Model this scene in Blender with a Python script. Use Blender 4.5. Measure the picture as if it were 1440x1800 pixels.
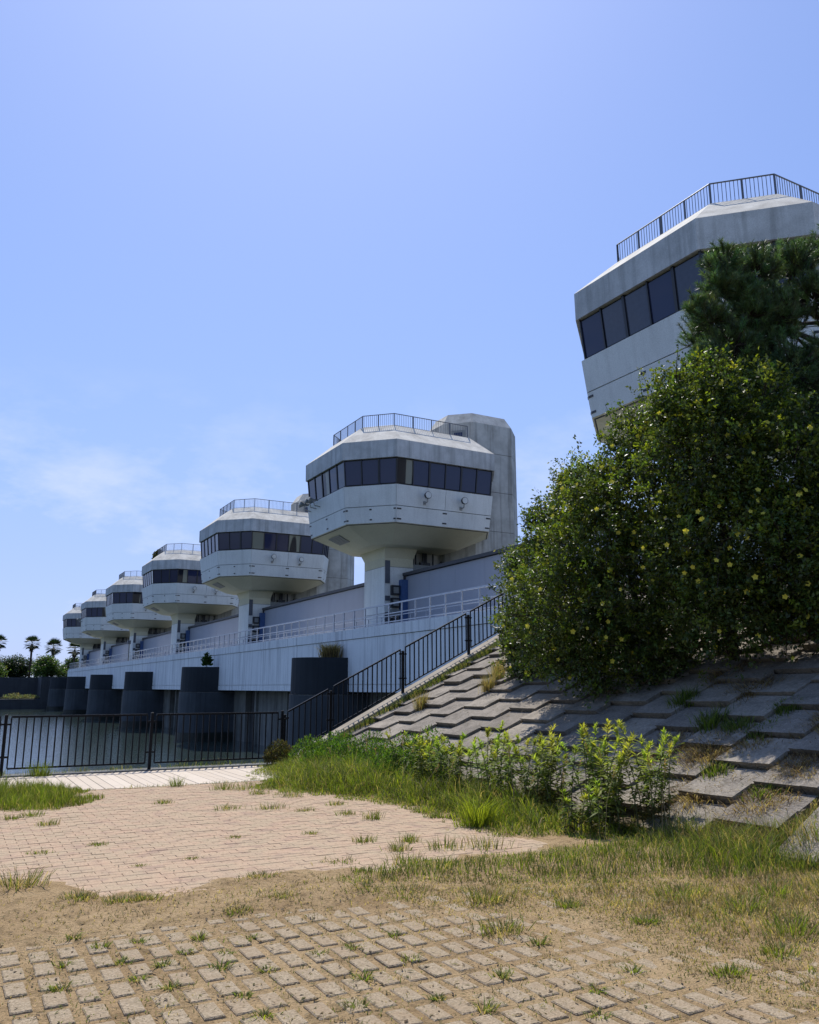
import bpy, math, random
import numpy as np
from mathutils import Vector, Matrix, noise

R = math.radians
random.seed(7); rng = np.random.default_rng(11)
scene = bpy.context.scene
for o in list(bpy.data.objects): bpy.data.objects.remove(o)

# World axes: +y runs along the barrage across the river, +x runs inland up the embankment slope, z up.
# ------------------------------------------------------------------ camera
cam_d = bpy.data.cameras.new('camera'); cam = bpy.data.objects.new('camera', cam_d)
scene.collection.objects.link(cam); scene.camera = cam
cam_d.sensor_fit = 'VERTICAL'; cam_d.sensor_height = 36; cam_d.lens = 28.88
cam_d.clip_start = .05; cam_d.clip_end = 6000
cam.location = (0, 0, 1.6); cam.rotation_euler = (R(102), 0, R(-28.8))

# ------------------------------------------------------------------ sky and sun
SUN_EL, SUN_AZ = R(60), R(19.6)            # azimuth from +y towards +x
world = bpy.data.worlds.new('World'); scene.world = world; world.use_nodes = True
wt = world.node_tree; wt.nodes.clear()
def wn(t, **k):
    n = wt.nodes.new(t)
    for a, b in k.items(): setattr(n, a, b)
    return n
wout = wn('ShaderNodeOutputWorld'); bg = wn('ShaderNodeBackground'); bg.inputs[1].default_value = .15
sky = wn('ShaderNodeTexSky', sky_type='NISHITA'); sky.sun_disc = False
sky.sun_elevation = SUN_EL; sky.sun_rotation = SUN_AZ
sky.air_density = 1.0; sky.dust_density = .72; sky.ozone_density = 3.0
tint = wn('ShaderNodeMixRGB', blend_type='MULTIPLY'); tint.inputs[0].default_value = 1
tint.inputs[2].default_value = (.113, .115, .143, 1)
wt.links.new(sky.outputs[0], tint.inputs[1])
curve = wn('ShaderNodeRGBCurve')              # soft shoulder, as the bright horizon of the photograph shows
cm = curve.mapping; cm.use_clip = False; cm.extend = 'EXTRAPOLATED'
for ci, pts in enumerate((((.30, .30), (.55, .41), (1, .50)), ((.45, .45), (.75, .55), (1, .61)), ((.6, .66), (.9, .86), (1.3, .93)))):
    cc = cm.curves[ci]
    while len(cc.points) > 2: cc.points.remove(cc.points[1])
    cc.points[0].location = (0, 0); cc.points[1].location = pts[-1]
    for q in pts[:-1]: cc.points.new(*q)
cm.update(); wt.links.new(tint.outputs[0], curve.inputs[1])
gain = wn('ShaderNodeMixRGB', blend_type='MULTIPLY'); gain.inputs[0].default_value = 1; gain.inputs[2].default_value = (6.667, 6.667, 6.667, 1)
wt.links.new(curve.outputs[0], gain.inputs[1])
tc = wn('ShaderNodeTexCoord')
mp = wn('ShaderNodeMapping'); mp.inputs['Scale'].default_value = (2.2, 2.2, 5.0); mp.inputs['Location'].default_value = (-4.252, 2.66, 4.721)
wt.links.new(tc.outputs['Generated'], mp.inputs[0])
nz = wn('ShaderNodeTexNoise'); nz.inputs['Scale'].default_value = 2.6; nz.inputs['Detail'].default_value = 7; nz.inputs['Roughness'].default_value = .62
wt.links.new(mp.outputs[0], nz.inputs['Vector'])
cr = wn('ShaderNodeValToRGB'); cr.color_ramp.elements[0].position = .5; cr.color_ramp.elements[1].position = .72
wt.links.new(nz.outputs[0], cr.inputs[0])
sp = wn('ShaderNodeSeparateXYZ'); wt.links.new(tc.outputs['Generated'], sp.inputs[0])
band = wn('ShaderNodeValToRGB')            # thin cloud only hangs low over the horizon
e = band.color_ramp.elements; e[0].position = .0; e[0].color = (.25, .25, .25, 1); e[1].position = .36; e[1].color = (0, 0, 0, 1)
m_ = band.color_ramp.elements.new(.19); m_.color = (.75, .75, .75, 1)
wt.links.new(sp.outputs['Z'], band.inputs[0])
mu = wn('ShaderNodeMath', operation='MULTIPLY'); wt.links.new(cr.outputs[0], mu.inputs[0]); wt.links.new(band.outputs[0], mu.inputs[1])
cl = wn('ShaderNodeMixRGB'); cl.inputs[2].default_value = (4.1, 4.6, 5.7, 1)
wt.links.new(mu.outputs[0], cl.inputs[0]); wt.links.new(gain.outputs[0], cl.inputs[1])
wt.links.new(cl.outputs[0], bg.inputs[0]); wt.links.new(bg.outputs[0], wout.inputs[0])

sd = bpy.data.lights.new('sun', 'SUN'); sd.energy = 4.3; sd.angle = R(.53); sd.color = (1, .955, .89)
sun = bpy.data.objects.new('sun', sd); scene.collection.objects.link(sun)
sdir = Vector((math.sin(SUN_AZ)*math.cos(SUN_EL), math.cos(SUN_AZ)*math.cos(SUN_EL), math.sin(SUN_EL)))
sun.rotation_euler = sdir.to_track_quat('Z', 'Y').to_euler(); sun.location = sdir*50

vs = scene.view_settings; vs.view_transform = 'Standard'; vs.look = 'None'; vs.gamma = 1; vs.exposure = .25; vs.use_curve_mapping = False
scene.cycles.max_bounces = 6; scene.cycles.transparent_max_bounces = 6; scene.cycles.caustics_reflective = False; scene.cycles.caustics_refractive = False

# ------------------------------------------------------------------ helpers
COL = scene.collection
class MB:
    """collects shapes; build() links them as ONE mesh object"""
    def __init__(s): s.v = []; s.f = []
    def add(s, vs, fs):
        b = len(s.v); s.v += [tuple(p) for p in vs]; s.f += [tuple(i+b for i in f) for f in fs]; return s
    def box(s, x0, x1, y0, y1, z0, z1):
        return s.add([(x0,y0,z0),(x1,y0,z0),(x1,y1,z0),(x0,y1,z0),(x0,y0,z1),(x1,y0,z1),(x1,y1,z1),(x0,y1,z1)],
                     [(0,3,2,1),(4,5,6,7),(0,1,5,4),(1,2,6,5),(2,3,7,6),(3,0,4,7)])
    def cbox(s, x0, x1, y0, y1, z0, z1, c):      # box with chamfered top edge
        return s.add([(x0,y0,z0),(x1,y0,z0),(x1,y1,z0),(x0,y1,z0),(x0,y0,z1-c),(x1,y0,z1-c),(x1,y1,z1-c),(x0,y1,z1-c),
                      (x0+c,y0+c,z1),(x1-c,y0+c,z1),(x1-c,y1-c,z1),(x0+c,y1-c,z1)],
                     [(0,1,5,4),(1,2,6,5),(2,3,7,6),(3,0,4,7),(4,5,9,8),(5,6,10,9),(6,7,11,10),(7,4,8,11),(8,9,10,11)])
    def hexa(s, p):                                # 8 corner points: bottom 4, top 4
        return s.add(p, [(0,3,2,1),(4,5,6,7),(0,1,5,4),(1,2,6,5),(2,3,7,6),(3,0,4,7)])
    def loft(s, rings, cap0=True, cap1=True):
        n = len(rings[0]); vs = [p for r in rings for p in r]; fs = []
        for k in range(len(rings)-1):
            for i in range(n):
                j = (i+1) % n; fs.append((k*n+i, k*n+j, (k+1)*n+j, (k+1)*n+i))
        if cap0: fs.append(tuple(range(n-1, -1, -1)))
        if cap1: fs.append(tuple((len(rings)-1)*n+i for i in range(n)))
        return s.add(vs, fs)
    def tube(s, pts, rad, seg=6, cap=True):
        pts = [Vector(p) for p in pts]; rad = rad if hasattr(rad, '__len__') else [rad]*len(pts)
        rings = []
        for i, p in enumerate(pts):
            d = (pts[min(i+1, len(pts)-1)] - pts[max(i-1, 0)]).normalized()
            u = d.cross(Vector((0, 0, 1)))
            if u.length < 1e-3: u = Vector((1, 0, 0))
            u.normalize(); w = u.cross(d)
            rings.append([p + (u*math.cos(2*math.pi*k/seg) + w*math.sin(2*math.pi*k/seg))*rad[i] for k in range(seg)])
        return s.loft(rings, cap, cap)
    def mesh(s, name, mat, smooth=False):
        m = bpy.data.meshes.new(name); m.from_pydata(s.v, [], s.f); m.materials.append(mat)
        if smooth:
            for p in m.polygons: p.use_smooth = True
        m.update(); return m
    def build(s, name, mat, parent=None, smooth=False, loc=None):
        return obj(name, s.mesh(name, mat, smooth), parent, loc)
def obj(name, mesh, parent=None, loc=None, rot=None):
    o = bpy.data.objects.new(name, mesh); COL.objects.link(o)
    if parent is not None: o.parent = parent
    if loc is not None: o.location = loc
    if rot is not None: o.rotation_euler = rot
    return o
def tag(o, label=None, cat=None, group=None, kind=None):
    if label: o['label'] = label
    if cat: o['category'] = cat
    if group: o['group'] = group
    if kind: o['kind'] = kind
    return o
def thing(name, label, cat, loc=(0, 0, 0), rz=0, group=None):
    o = bpy.data.objects.new(name, None); COL.objects.link(o); o.location = loc; o.rotation_euler = (0, 0, rz)
    o.empty_display_size = .2
    return tag(o, label, cat, group)
def copy_tree(o, parent=None):
    c = o.copy(); COL.objects.link(c); c.parent = parent
    for ch in list(o.children): copy_tree(ch, c)
    return c
def np_mesh(name, V, F, mat, tintc=None, smooth=False):
    """V (N,3), F (M,k) arrays; tintc (N,3) base colour of each leaf or blade"""
    V = np.asarray(V, np.float32); F = np.asarray(F, np.int32)
    m = bpy.data.meshes.new(name); m.vertices.add(len(V)); m.vertices.foreach_set('co', V.ravel())
    k = F.shape[1]; m.loops.add(F.size); m.loops.foreach_set('vertex_index', F.ravel())
    m.polygons.add(len(F)); m.polygons.foreach_set('loop_start', np.arange(0, F.size, k, dtype=np.int32))
    m.polygons.foreach_set('loop_total', np.full(len(F), k, np.int32))
    if smooth: m.polygons.foreach_set('use_smooth', np.ones(len(F), bool))
    m.materials.append(mat); m.update(calc_edges=True)
    if tintc is not None:
        a = m.color_attributes.new('tint', 'FLOAT_COLOR', 'POINT')
        c = np.ones((len(V), 4), np.float32); c[:, :3] = tintc; a.data.foreach_set('color', c.ravel())
    m.validate(); return m

# ------------------------------------------------------------------ materials
class NT:
    def __init__(s, name):
        s.m = bpy.data.materials.new(name); s.m.use_nodes = True; s.t = s.m.node_tree
        s.b = s.t.nodes['Principled BSDF']; s.out = s.t.nodes['Material Output']
    def n(s, t, **k):
        x = s.t.nodes.new(t)
        for a, b in k.items(): setattr(x, a, b)
        return x
    def l(s, a, b): s.t.links.new(a, b)
    def pos(s, scale=(1, 1, 1)):
        g = s.n('ShaderNodeNewGeometry'); m = s.n('ShaderNodeMapping'); m.inputs['Scale'].default_value = scale
        s.l(g.outputs['Position'], m.inputs[0]); return m.outputs[0]
    def noise(s, scale, det=4, rough=.55, vec=None, stretch=(1, 1, 1)):
        x = s.n('ShaderNodeTexNoise'); x.inputs['Scale'].default_value = scale; x.inputs['Detail'].default_value = det
        x.inputs['Roughness'].default_value = rough; s.l(vec if vec is not None else s.pos(stretch), x.inputs['Vector']); return x.outputs[0]
    def ramp(s, src, stops):
        r = s.n('ShaderNodeValToRGB'); e = r.color_ramp.elements
        while len(e) < len(stops): e.new(.5)
        for i, (p, c) in enumerate(stops):
            e[i].position = p; e[i].color = (*c, 1) if hasattr(c, '__len__') else (c, c, c, 1)
        s.l(src, r.inputs[0]); return r.outputs[0]
    def mix(s, a, b, fac, mode='MIX'):
        x = s.n('ShaderNodeMixRGB', blend_type=mode)
        for i, q in ((0, fac), (1, a), (2, b)):
            if hasattr(q, 'is_output'): s.l(q, x.inputs[i])
            else: x.inputs[i].default_value = q if i == 0 else (*q, 1)
        return x.outputs[0]
    def bump(s, h, strength=.3, dist=.01):
        b = s.n('ShaderNodeBump'); b.inputs['Strength'].default_value = strength; b.inputs['Distance'].default_value = dist
        s.l(h, b.inputs['Height']); s.l(b.outputs[0], s.b.inputs['Normal'])
    def col(s, c):
        if hasattr(c, 'is_output'): s.l(c, s.b.inputs['Base Color'])
        else: s.b.inputs['Base Color'].default_value = (*c, 1)
    def rough(s, r, spec=.3):
        s.b.inputs['Roughness'].default_value = r; s.b.inputs['Specular IOR Level'].default_value = spec; return s
    def objrand(s, lo, hi):
        o = s.n('ShaderNodeObjectInfo'); r = s.n('ShaderNodeMapRange'); r.inputs[3].default_value = lo; r.inputs[4].default_value = hi
        s.l(o.outputs['Random'], r.inputs[0]); return r.outputs[0]

def weathered(name, base, dirt, dirt_amt=.5, streak=.5, rough=.75, blot=1.0, bumps=.15):
    """painted or bare concrete: broad blotches, vertical run-off streaks, fine grain"""
    t = NT(name)
    big = t.ramp(t.noise(blot, 5, .6), [(.38, 0.), (.75, 1.)])
    st = t.ramp(t.noise(1.0, 5, .65, stretch=(3.2, 3.2, .16)), [(.48, 0.), (.72, 1.)])
    fine = t.noise(38, 3, .6)
    c = t.mix(base, dirt, 0.0)
    f1 = t.n('ShaderNodeMath', operation='MULTIPLY'); t.l(big, f1.inputs[0]); f1.inputs[1].default_value = dirt_amt
    f2 = t.n('ShaderNodeMath', operation='MULTIPLY'); t.l(st, f2.inputs[0]); f2.inputs[1].default_value = streak
    c = t.mix(c, dirt, f1.outputs[0]); c = t.mix(c, dirt, f2.outputs[0])
    spots = t.ramp(t.noise(5.5, 6, .75), [(.66, 0.), (.74, .55)])
    c = t.mix(c, tuple(x*.45 for x in dirt), spots)
    c = t.mix(c, t.ramp(fine, [(.3, .82), (.7, 1.08)]), 1.0, 'MULTIPLY')
    t.col(c); t.rough(rough); t.bump(fine, bumps, .006); return t.m
def plain(name, c, rough=.5, metal=0., spec=.5, var=.12, scale=8):
    t = NT(name); t.col(t.mix(c, t.ramp(t.noise(scale, 4), [(.3, 1-var), (.7, 1+var)]), 1.0, 'MULTIPLY'))
    t.rough(rough, spec); t.b.inputs['Metallic'].default_value = metal; return t.m

M = {}
M['white'] = weathered('white_paint_concrete', (.74, .76, .73), (.36, .37, .35), .28, .28, .6, .8, .08)
M['cream_bounce'] = weathered('bounce_tinted_underside', (.62, .59, .43), (.36, .34, .24), .25, .05, .7, .8, .08)  # pale paint with light bounced off deck and water put into its colour
M['fascia'] = weathered('fascia_concrete', (.60, .61, .60), (.19, .195, .185), .55, .6, .8, 1.0)
M['roof'] = weathered('roof_concrete', (.66, .63, .55), (.16, .145, .12), .55, .25, .85, 1.6, .25)
M['shaftc'] = weathered('shaft_concrete', (.52, .52, .48), (.13, .125, .11), .6, .8, .85, .9)
M['beam'] = weathered('beam_concrete', (.78, .80, .80), (.2, .215, .23), .16, .55, .75, .6, .12)
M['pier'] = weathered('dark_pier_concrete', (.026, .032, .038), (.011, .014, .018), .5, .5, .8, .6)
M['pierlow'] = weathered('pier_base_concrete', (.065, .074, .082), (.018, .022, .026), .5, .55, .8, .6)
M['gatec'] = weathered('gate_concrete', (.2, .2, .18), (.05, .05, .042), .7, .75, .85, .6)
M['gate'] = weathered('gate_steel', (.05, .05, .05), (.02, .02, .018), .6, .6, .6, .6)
M['shed'] = weathered('shed_panel', (.36, .37, .41), (.26, .27, .3), .25, .2, .6, .5, .05)
M['coping'] = plain('dark_coping', (.045, .047, .052), .6)
M['deck'] = weathered('deck_concrete', (.42, .41, .38), (.22, .21, .19), .4, .1, .85)
M['slabc'] = weathered('slope_coping_concrete', (.36, .31, .24), (.16, .14, .1), .5, .2, .9, 1.5, .3)
M['quay'] = weathered('quay_concrete', (.16, .16, .15), (.05, .05, .045), .6, .5, .85)
M['farquay'] = weathered('far_quay_wall', (.055, .06, .066), (.025, .028, .03), .5, .5, .85)
M['galv'] = plain('galvanised_steel', (.42, .44, .47), .45, .6)
M['rail'] = plain('grey_roof_rail', (.10, .11, .13), .5, .1)
M['black'] = plain('black_fence_paint', (.0035, .0035, .0045), .5, 0, .18)
M['frame'] = plain('dark_window_frame', (.014, .015, .018), .45)
M['blue'] = plain('blue_steel', (.045, .10, .24), .5)
M['steel'] = plain('grey_steel_box', (.2, .21, .2), .55)
M['dsteel'] = plain('dark_steel_strip', (.07, .08, .1), .5)
M['lampm'] = plain('lamp_metal', (.3, .3, .28), .45, .3)
M['lens'] = plain('lamp_glass', (.6, .6, .55), .12)
M['bark'] = weathered('bark', (.075, .055, .04), (.03, .022, .016), .6, .4, .9, 6, .6)

t = NT('tinted_glass'); t.col((.024, .03, .07)); t.rough(.04, .36)     # panes
t.b.inputs['IOR'].default_value = 1.52
wv = t.noise(.55, 2); t.bump(wv, .05, .05)
M['glass'] = t.m
t = NT('curtained_glass'); t.col(t.mix((.22, .22, .17), (.012, .014, .02), t.ramp(t.noise(.5, 1, stretch=(3, 3, .05)), [(.5, 0.), (.53, 1.)]))); t.rough(.05, .3); M['glass2'] = t.m
M['paleglass'] = plain('blind_sky_glass', (.05, .055, .075), .05, 0, .5)  # drawn blinds, and on front panes the sky reflection put into the colour

t = NT('river_water'); t.col((.035, .052, .046)); t.rough(.06, .5); t.b.inputs['IOR'].default_value = 2.3
h1 = t.noise(.9, 5, .62, stretch=(1, 1.5, 1)); h2 = t.noise(5.5, 4, .6)
t.bump(t.mix(h1, h2, .42), .45, .07); M['water'] = t.m

t = NT('dry_sand'); g1 = t.noise(1.4, 5, .6); g2 = t.noise(60, 4, .7); g3 = t.noise(7, 5, .7)
c = t.ramp(g1, [(.3, (.275, .185, .095)), (.55, (.375, .265, .142)), (.75, (.43, .315, .18))])
c = t.mix(c, (.125, .085, .04), t.ramp(g3, [(.5, 0.), (.7, .8)]))
c = t.mix(c, t.ramp(g2, [(.28, .6), (.5, 1.), (.72, 1.3)]), 1.0, 'MULTIPLY')
t.col(c); t.rough(.95, .1); t.bump(t.mix(g2, g3, .6), 1.0, .05); M['sand'] = t.m
t = NT('slope_soil'); t.col(t.ramp(t.noise(9, 6, .7), [(.3, (.05, .04, .028)), (.7, (.15, .12, .08))])); t.rough(.95, .1); M['soil'] = t.m
t = NT('distant_land'); t.col(t.ramp(t.noise(.02, 5), [(.3, (.05, .07, .03)), (.7, (.12, .12, .07))])); t.rough(.95, .1); M['land'] = t.m

t = NT('pink_brick'); v = t.objrand(0, 1)
g = t.noise(3, 5, .65); s_ = t.noise(55, 3, .7)
c = t.mix((.40, .275, .185), (.47, .335, .225), t.noise(7.3, 0, .5))
c = t.mix(c, (.28, .195, .15), t.ramp(t.noise(4.9, 2), [(.5, 0.), (.62, .6)]))
c = t.mix(c, (.40, .31, .205), t.ramp(g, [(.38, 0.), (.62, .9)]))
c = t.mix(c, t.ramp(s_, [(.3, .75), (.7, 1.18)]), 1.0, 'MULTIPLY'); t.col(c); t.rough(.92, .12); t.bump(s_, .45, .005); M['brick'] = t.m
t = NT('aggregate_paver'); sp_ = t.n('ShaderNodeTexVoronoi'); sp_.inputs['Scale'].default_value = 95; t.l(t.pos(), sp_.inputs['Vector'])
c = t.mix((.265, .208, .135), (.37, .295, .20), t.ramp(sp_.outputs['Color'], [(.3, 0.), (.75, 1.)]))
c = t.mix(c, (.14, .12, .10), t.ramp(t.noise(70, 3, .7), [(.56, 0.), (.68, .75)]))
c = t.mix(c, (.29, .21, .13), t.ramp(t.noise(3.2, 5, .7), [(.45, 0.), (.7, .75)]))
t.col(c); t.rough(.95, .1); t.bump(sp_.outputs['Distance'], .6, .006); M['paver'] = t.m
t = NT('white_plank_paver'); c = t.mix((.58, .50, .40), (.52, .44, .345), t.objrand(0, 1))
c = t.mix(c, (.40, .34, .27), t.ramp(t.noise(4, 5, .7), [(.52, 0.), (.8, .6)])); t.col(c); t.rough(.9, .15); t.bump(t.noise(50), .2, .004); M['plank'] = t.m
t = NT('slope_block_aggregate'); vo = t.n('ShaderNodeTexVoronoi'); vo.inputs['Scale'].default_value = 48; t.l(t.pos(), vo.inputs['Vector'])
c = t.mix((.235, .205, .17), (.35, .305, .245), t.objrand(0, 1))
c = t.mix(c, (.12, .105, .085), t.ramp(t.noise(2.2, 5, .7), [(.42, 0.), (.7, .8)]))
c = t.mix(c, (.42, .40, .36), t.ramp(t.noise(60, 2, .5), [(.64, 0.), (.70, .8)]))
c = t.mix(c, t.ramp(t.noise(26, 4, .7), [(.3, .7), (.7, 1.2)]), 1.0, 'MULTIPLY')
t.col(c); t.rough(.93, .12); t.bump(vo.outputs['Distance'], .7, .012); M['block'] = t.m

def foliage(name, trans=.35, rough=.5, spec=.35):
    t = NT(name); a = t.n('ShaderNodeVertexColor', layer_name='tint'); t.col(a.outputs[0]); t.rough(rough, spec)
    tr = t.n('ShaderNodeBsdfTranslucent'); t.l(t.mix(a.outputs[0], (1.25, 1.35, .6), 1.0, 'MULTIPLY'), tr.inputs[0])
    mx = t.n('ShaderNodeMixShader'); mx.inputs[0].default_value = trans
    t.l(t.b.outputs[0], mx.inputs[1]); t.l(tr.outputs[0], mx.inputs[2]); t.l(mx.outputs[0], t.out.inputs[0]); return t.m
M['leaf'] = foliage('shrub_leaf', .45, .42, .5); M['needle'] = foliage('pine_needle', .3, .4, .5); M['grass'] = foliage('grass_blade', .48, .6, .25)
M['petal'] = foliage('yellow_petal', .35, .6, .2); M['palm'] = foliage('palm_frond', .15, .5, .4)

# ------------------------------------------------------------------ setting: water, ground, quay
def grid(name, x0, x1, y0, y1, z, mat, kind='structure'):
    return tag(MB().add([(x0,y0,z),(x1,y0,z),(x1,y1,z),(x0,y1,z)], [(0,1,2,3)]).build(name, mat), kind=kind)
ZW = -2.15
grid('river_water', -900, 60, 17.3, 900, ZW, M['water'])
grid('river_bed', -900, 60, 17.3, 900, ZW-3, M['soil'])

def fbm(x, y, s, oct=3):
    out = np.zeros(len(x))
    for i in range(len(x)): out[i] = noise.fractal((x[i]*s, y[i]*s, 3.3), 1.0, 2.0, oct)
    return out
def smooth(a, b, x):
    t_ = np.clip((x-a)/(b-a), 0, 1); return t_*t_*(3-2*t_)
# height noise lookup, bilinear, so the fine sheet and everything standing on it agree
GN = 160; _gx = np.linspace(-3, 9, GN); _gy = np.linspace(1, 17.5, GN)
_lo = np.array([[noise.fractal((x*.9, y*.9, 1.7), 1., 2., 4) for x in _gx] for y in _gy])
_hi = np.array([[noise.fractal((x*4.1, y*4.1, 9.2), 1., 2., 3) for x in _gx] for y in _gy])
def lut(T, x, y):
    fx = np.clip((np.asarray(x, float)+3)/12*(GN-1), 0, GN-1.001); fy = np.clip((np.asarray(y, float)-1)/16.5*(GN-1), 0, GN-1.001)
    i = fx.astype(int); j = fy.astype(int); u = fx-i; v = fy-j
    return (T[j,i]*(1-u)+T[j,i+1]*u)*(1-v)+(T[j+1,i]*(1-u)+T[j+1,i+1]*u)*v
def gz(x, y):
    """sand level; brick and paver tops lie at z = 0"""
    x = np.asarray(x, float); y = np.asarray(y, float); a = lut(_lo, x, y); b = lut(_hi, x, y)
    border = 7.15 + .75*smooth(1.35, .75, x) - .2*smooth(2.2, 3.4, x) + .16*a + .22*b          # lower edge of the brick field
    drift = smooth(border+.28, border-.3, y)*smooth(5.95+.12*a, 6.4+.12*a, y)                     # sand band between the pavings
    paver = smooth(6.3, 5.9, y)
    right = smooth(2.3, 4.3, x + .4*a + .3*b + (y-4.2)*.45)
    z = -.0075 + .004*a + .0025*b
    z = z + drift*(.03+.012*a+.010*b)
    z = z + paver*(-.0035 + .0025*b + .0135*right + .003*smooth(.2, .9, a)*smooth(4.2, 6, y))
    z = z + .03*smooth(5.3, 6.3, x)*smooth(13.5, 12.5, y)*(1+.4*a)                     # soil under the grass band
    return z
nx, ny = 440, 600
X, Y = np.meshgrid(np.linspace(-2.2, 8.2, nx), np.linspace(1.6, 14.6, ny)); xf, yf = X.ravel(), Y.ravel()
V = np.stack([xf, yf, gz(xf, yf)], 1); idx = np.arange(nx*ny).reshape(ny, nx)
F = np.stack([idx[:-1,:-1], idx[:-1,1:], idx[1:,1:], idx[1:,:-1]], -1).reshape(-1, 4)
tag(obj('ground', np_mesh('ground', V, F, M['sand'], smooth=True)), kind='structure')
grid('terrain', -900, 60, -900, 17.2, -.06, M['land'])
g_ = MB().box(-60, 7.0, 17.08, 17.5, -4, .015).build('quay_edge', M['quay']); tag(g_, kind='structure')
tag(MB().box(-60, 7.4, 16.9, 17.07, -4, -.07).build('quay_wall', M['quay']), kind='structure')

# white plank paving along the quay
pv = tag(MB().box(-6.2, 7.0, 14.3, 17.07, -.2, -.035).build('plank_paving_bed', M['quay']), kind='structure')
pm = MB().cbox(0, .157, 0, 2.33, -.035, .004, .004).mesh('plank', M['plank']); hm = MB().cbox(0, .157, 0, .27, -.035, .004, .004).mesh('plank_end', M['plank'])
k = 0; x = -5.6
while x < 6.85:
    obj('plank', pm, pv, (x, 14.36, random.uniform(-.003, .003)), (0, 0, random.uniform(-.0012, .0012)))
    if x > -1: obj('edge_plank', hm, pv, (x, 16.70, random.uniform(-.003, .003)))
    x += .166
tag(MB().box(-5.6, -1, 16.70, 16.97, -.035, .002).build('edge_plank_row', M['plank'], pv), kind='stuff')

# pink brick paving
bf = tag(MB().box(-3, 6.9, 6.6, 14.3, -.2, -.075).build('brick_paving_bed', M['soil']), kind='structure')
bm_ = MB().cbox(0, .198, 0, .098, -.06, 0, .003).mesh('brick', M['brick'])
cells = []
j = 0; y = 6.75
while y < 14.26:
    x = -2.4 + (.1 if j % 2 else 0)
    while x < 6.6: cells.append((x, y)); x += .2
    y += .1; j += 1
def visible(c):
    a = float(gz(c[0]+.1, c[1]+.05)); left = .52 + (c[1]-7)*.02
    return a < -.002 and c[0] > left and c[0] < 5.6
vis = sorted([c for c in cells if visible(c)], key=lambda c: c[1])
single = set(vis[:295]); rest = MB()
for c in cells:
    dz = random.uniform(-.004, .002); tl = random.uniform(-.012, .012)
    if c in single: obj('brick', bm_, bf, (c[0], c[1], dz), (tl*.3, tl*.3, tl*.5))
    else: rest.cbox(c[0], c[0]+.196, c[1], c[1]+.096, -.06, dz, .003)
tag(rest.build('brick_field', M['brick'], bf), kind='stuff')

# square grass pavers in front
pf = tag(MB().box(-1.2, 5.2, 1.7, 6.5, -.2, -.09).build('paver_bed', M['soil']), kind='structure')
pmesh = [MB().cbox(0, .106+.004*i, 0, .205-.003*i, -.08, 0, .006).mesh('paver', M['paver']) for i in range(3)]
cand = []; rest = MB()
for i in range(-8, 30):
    for j in range(0, 17):
        x, y = .46+.165*(i)-.002*j, 1.95+.272*j
        if x > 5 or y > 6.35: continue
        inview = (x > .35+ (4.9-y)*-.1) and y > 2.85 + max(0, 3.9-x)*.5 and x < 4.9
        cand.append((inview, x, y))
n_ = 0
for inv, x, y in cand:
    dz = random.uniform(-.003, .0025)
    if inv and n_ < 298: obj('paver', random.choice(pmesh), pf, (x+random.uniform(-.006, .006), y+random.uniform(-.008, .008), dz), (random.uniform(-.012, .012), random.uniform(-.012, .012), random.uniform(-.025, .025))); n_ += 1
    else: rest.cbox(x, x+.108, y, y+.205, -.08, dz, .006)
tag(rest.build('paver_field', M['paver'], pf), kind='stuff')

# ------------------------------------------------------------------ embankment slope (1 in 2) with stepped concrete blocks
TX = 6.95
def sz(x): return (x-TX)*.5
em = MB()
em.add([(TX-.3,-60,-.15-.06),(15.6,-60,sz(15.6)-.06),(15.6,18,sz(15.6)-.06),(TX-.3,18,-.15-.06)], [(0,1,2,3)])
em.add([(15.6,-60,sz(15.6)-.06),(60,-60,sz(15.6)-.06),(60,18,sz(15.6)-.06),(15.6,18,sz(15.6)-.06)], [(0,1,2,3)])
em.add([(TX-.3,18,-4),(60,18,-4),(60,18,sz(15.6)-.06),(15.6,18,sz(15.6)-.06),(TX-.3,18,-.21)], [(4,3,2,1,0)])
emb = tag(em.build('embankment', M['soil']), kind='structure')
th = math.atan(.5); PN = .65; LN = PN/math.cos(th)         # block pitch on the plan and along the slope
def wedge(mb, y0, y1, a, b, ha, hb):                          # a..b along the slope from the riser, heights ha -> hb
    mb.hexa([(a+.07,y0+.02,-.08),(b,y0+.02,-.08),(b,y1,-.08),(a+.07,y1,-.08),(a,y0,ha),(b,y0,hb),(b,y1,hb),(a,y1,ha)])
bmb = []
for q in range(3):
    b_ = MB(); h = .07+.008*q
    wedge(b_, .205, .79, 0, LN-.012, h, .004)
    mid = LN*.5; hm_ = h*.5
    wedge(b_, 0, .20, 0, mid-.01, h+.004, hm_+.016); wedge(b_, 0, .20, mid+.006, LN-.012, hm_, .006)
    bmb.append(b_.mesh('slope_block', M['block']))
nb = 0
for ci in range(15):
    y0 = 5.72+.8*ci; off = 0 if ci % 2 else .5
    for rj in range(-1, 14):
        x0 = TX+.02+PN*(rj+off)
        if x0 < TX-.1 or x0 > 15.2: continue
        obj('slope_block', random.choice(bmb), emb, (x0, y0+random.uniform(-.006, .006), sz(x0)+random.uniform(-.012, .012)), (random.uniform(-.012, .012), -th+random.uniform(-.01, .01), random.uniform(-.008, .008))); nb += 1
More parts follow.
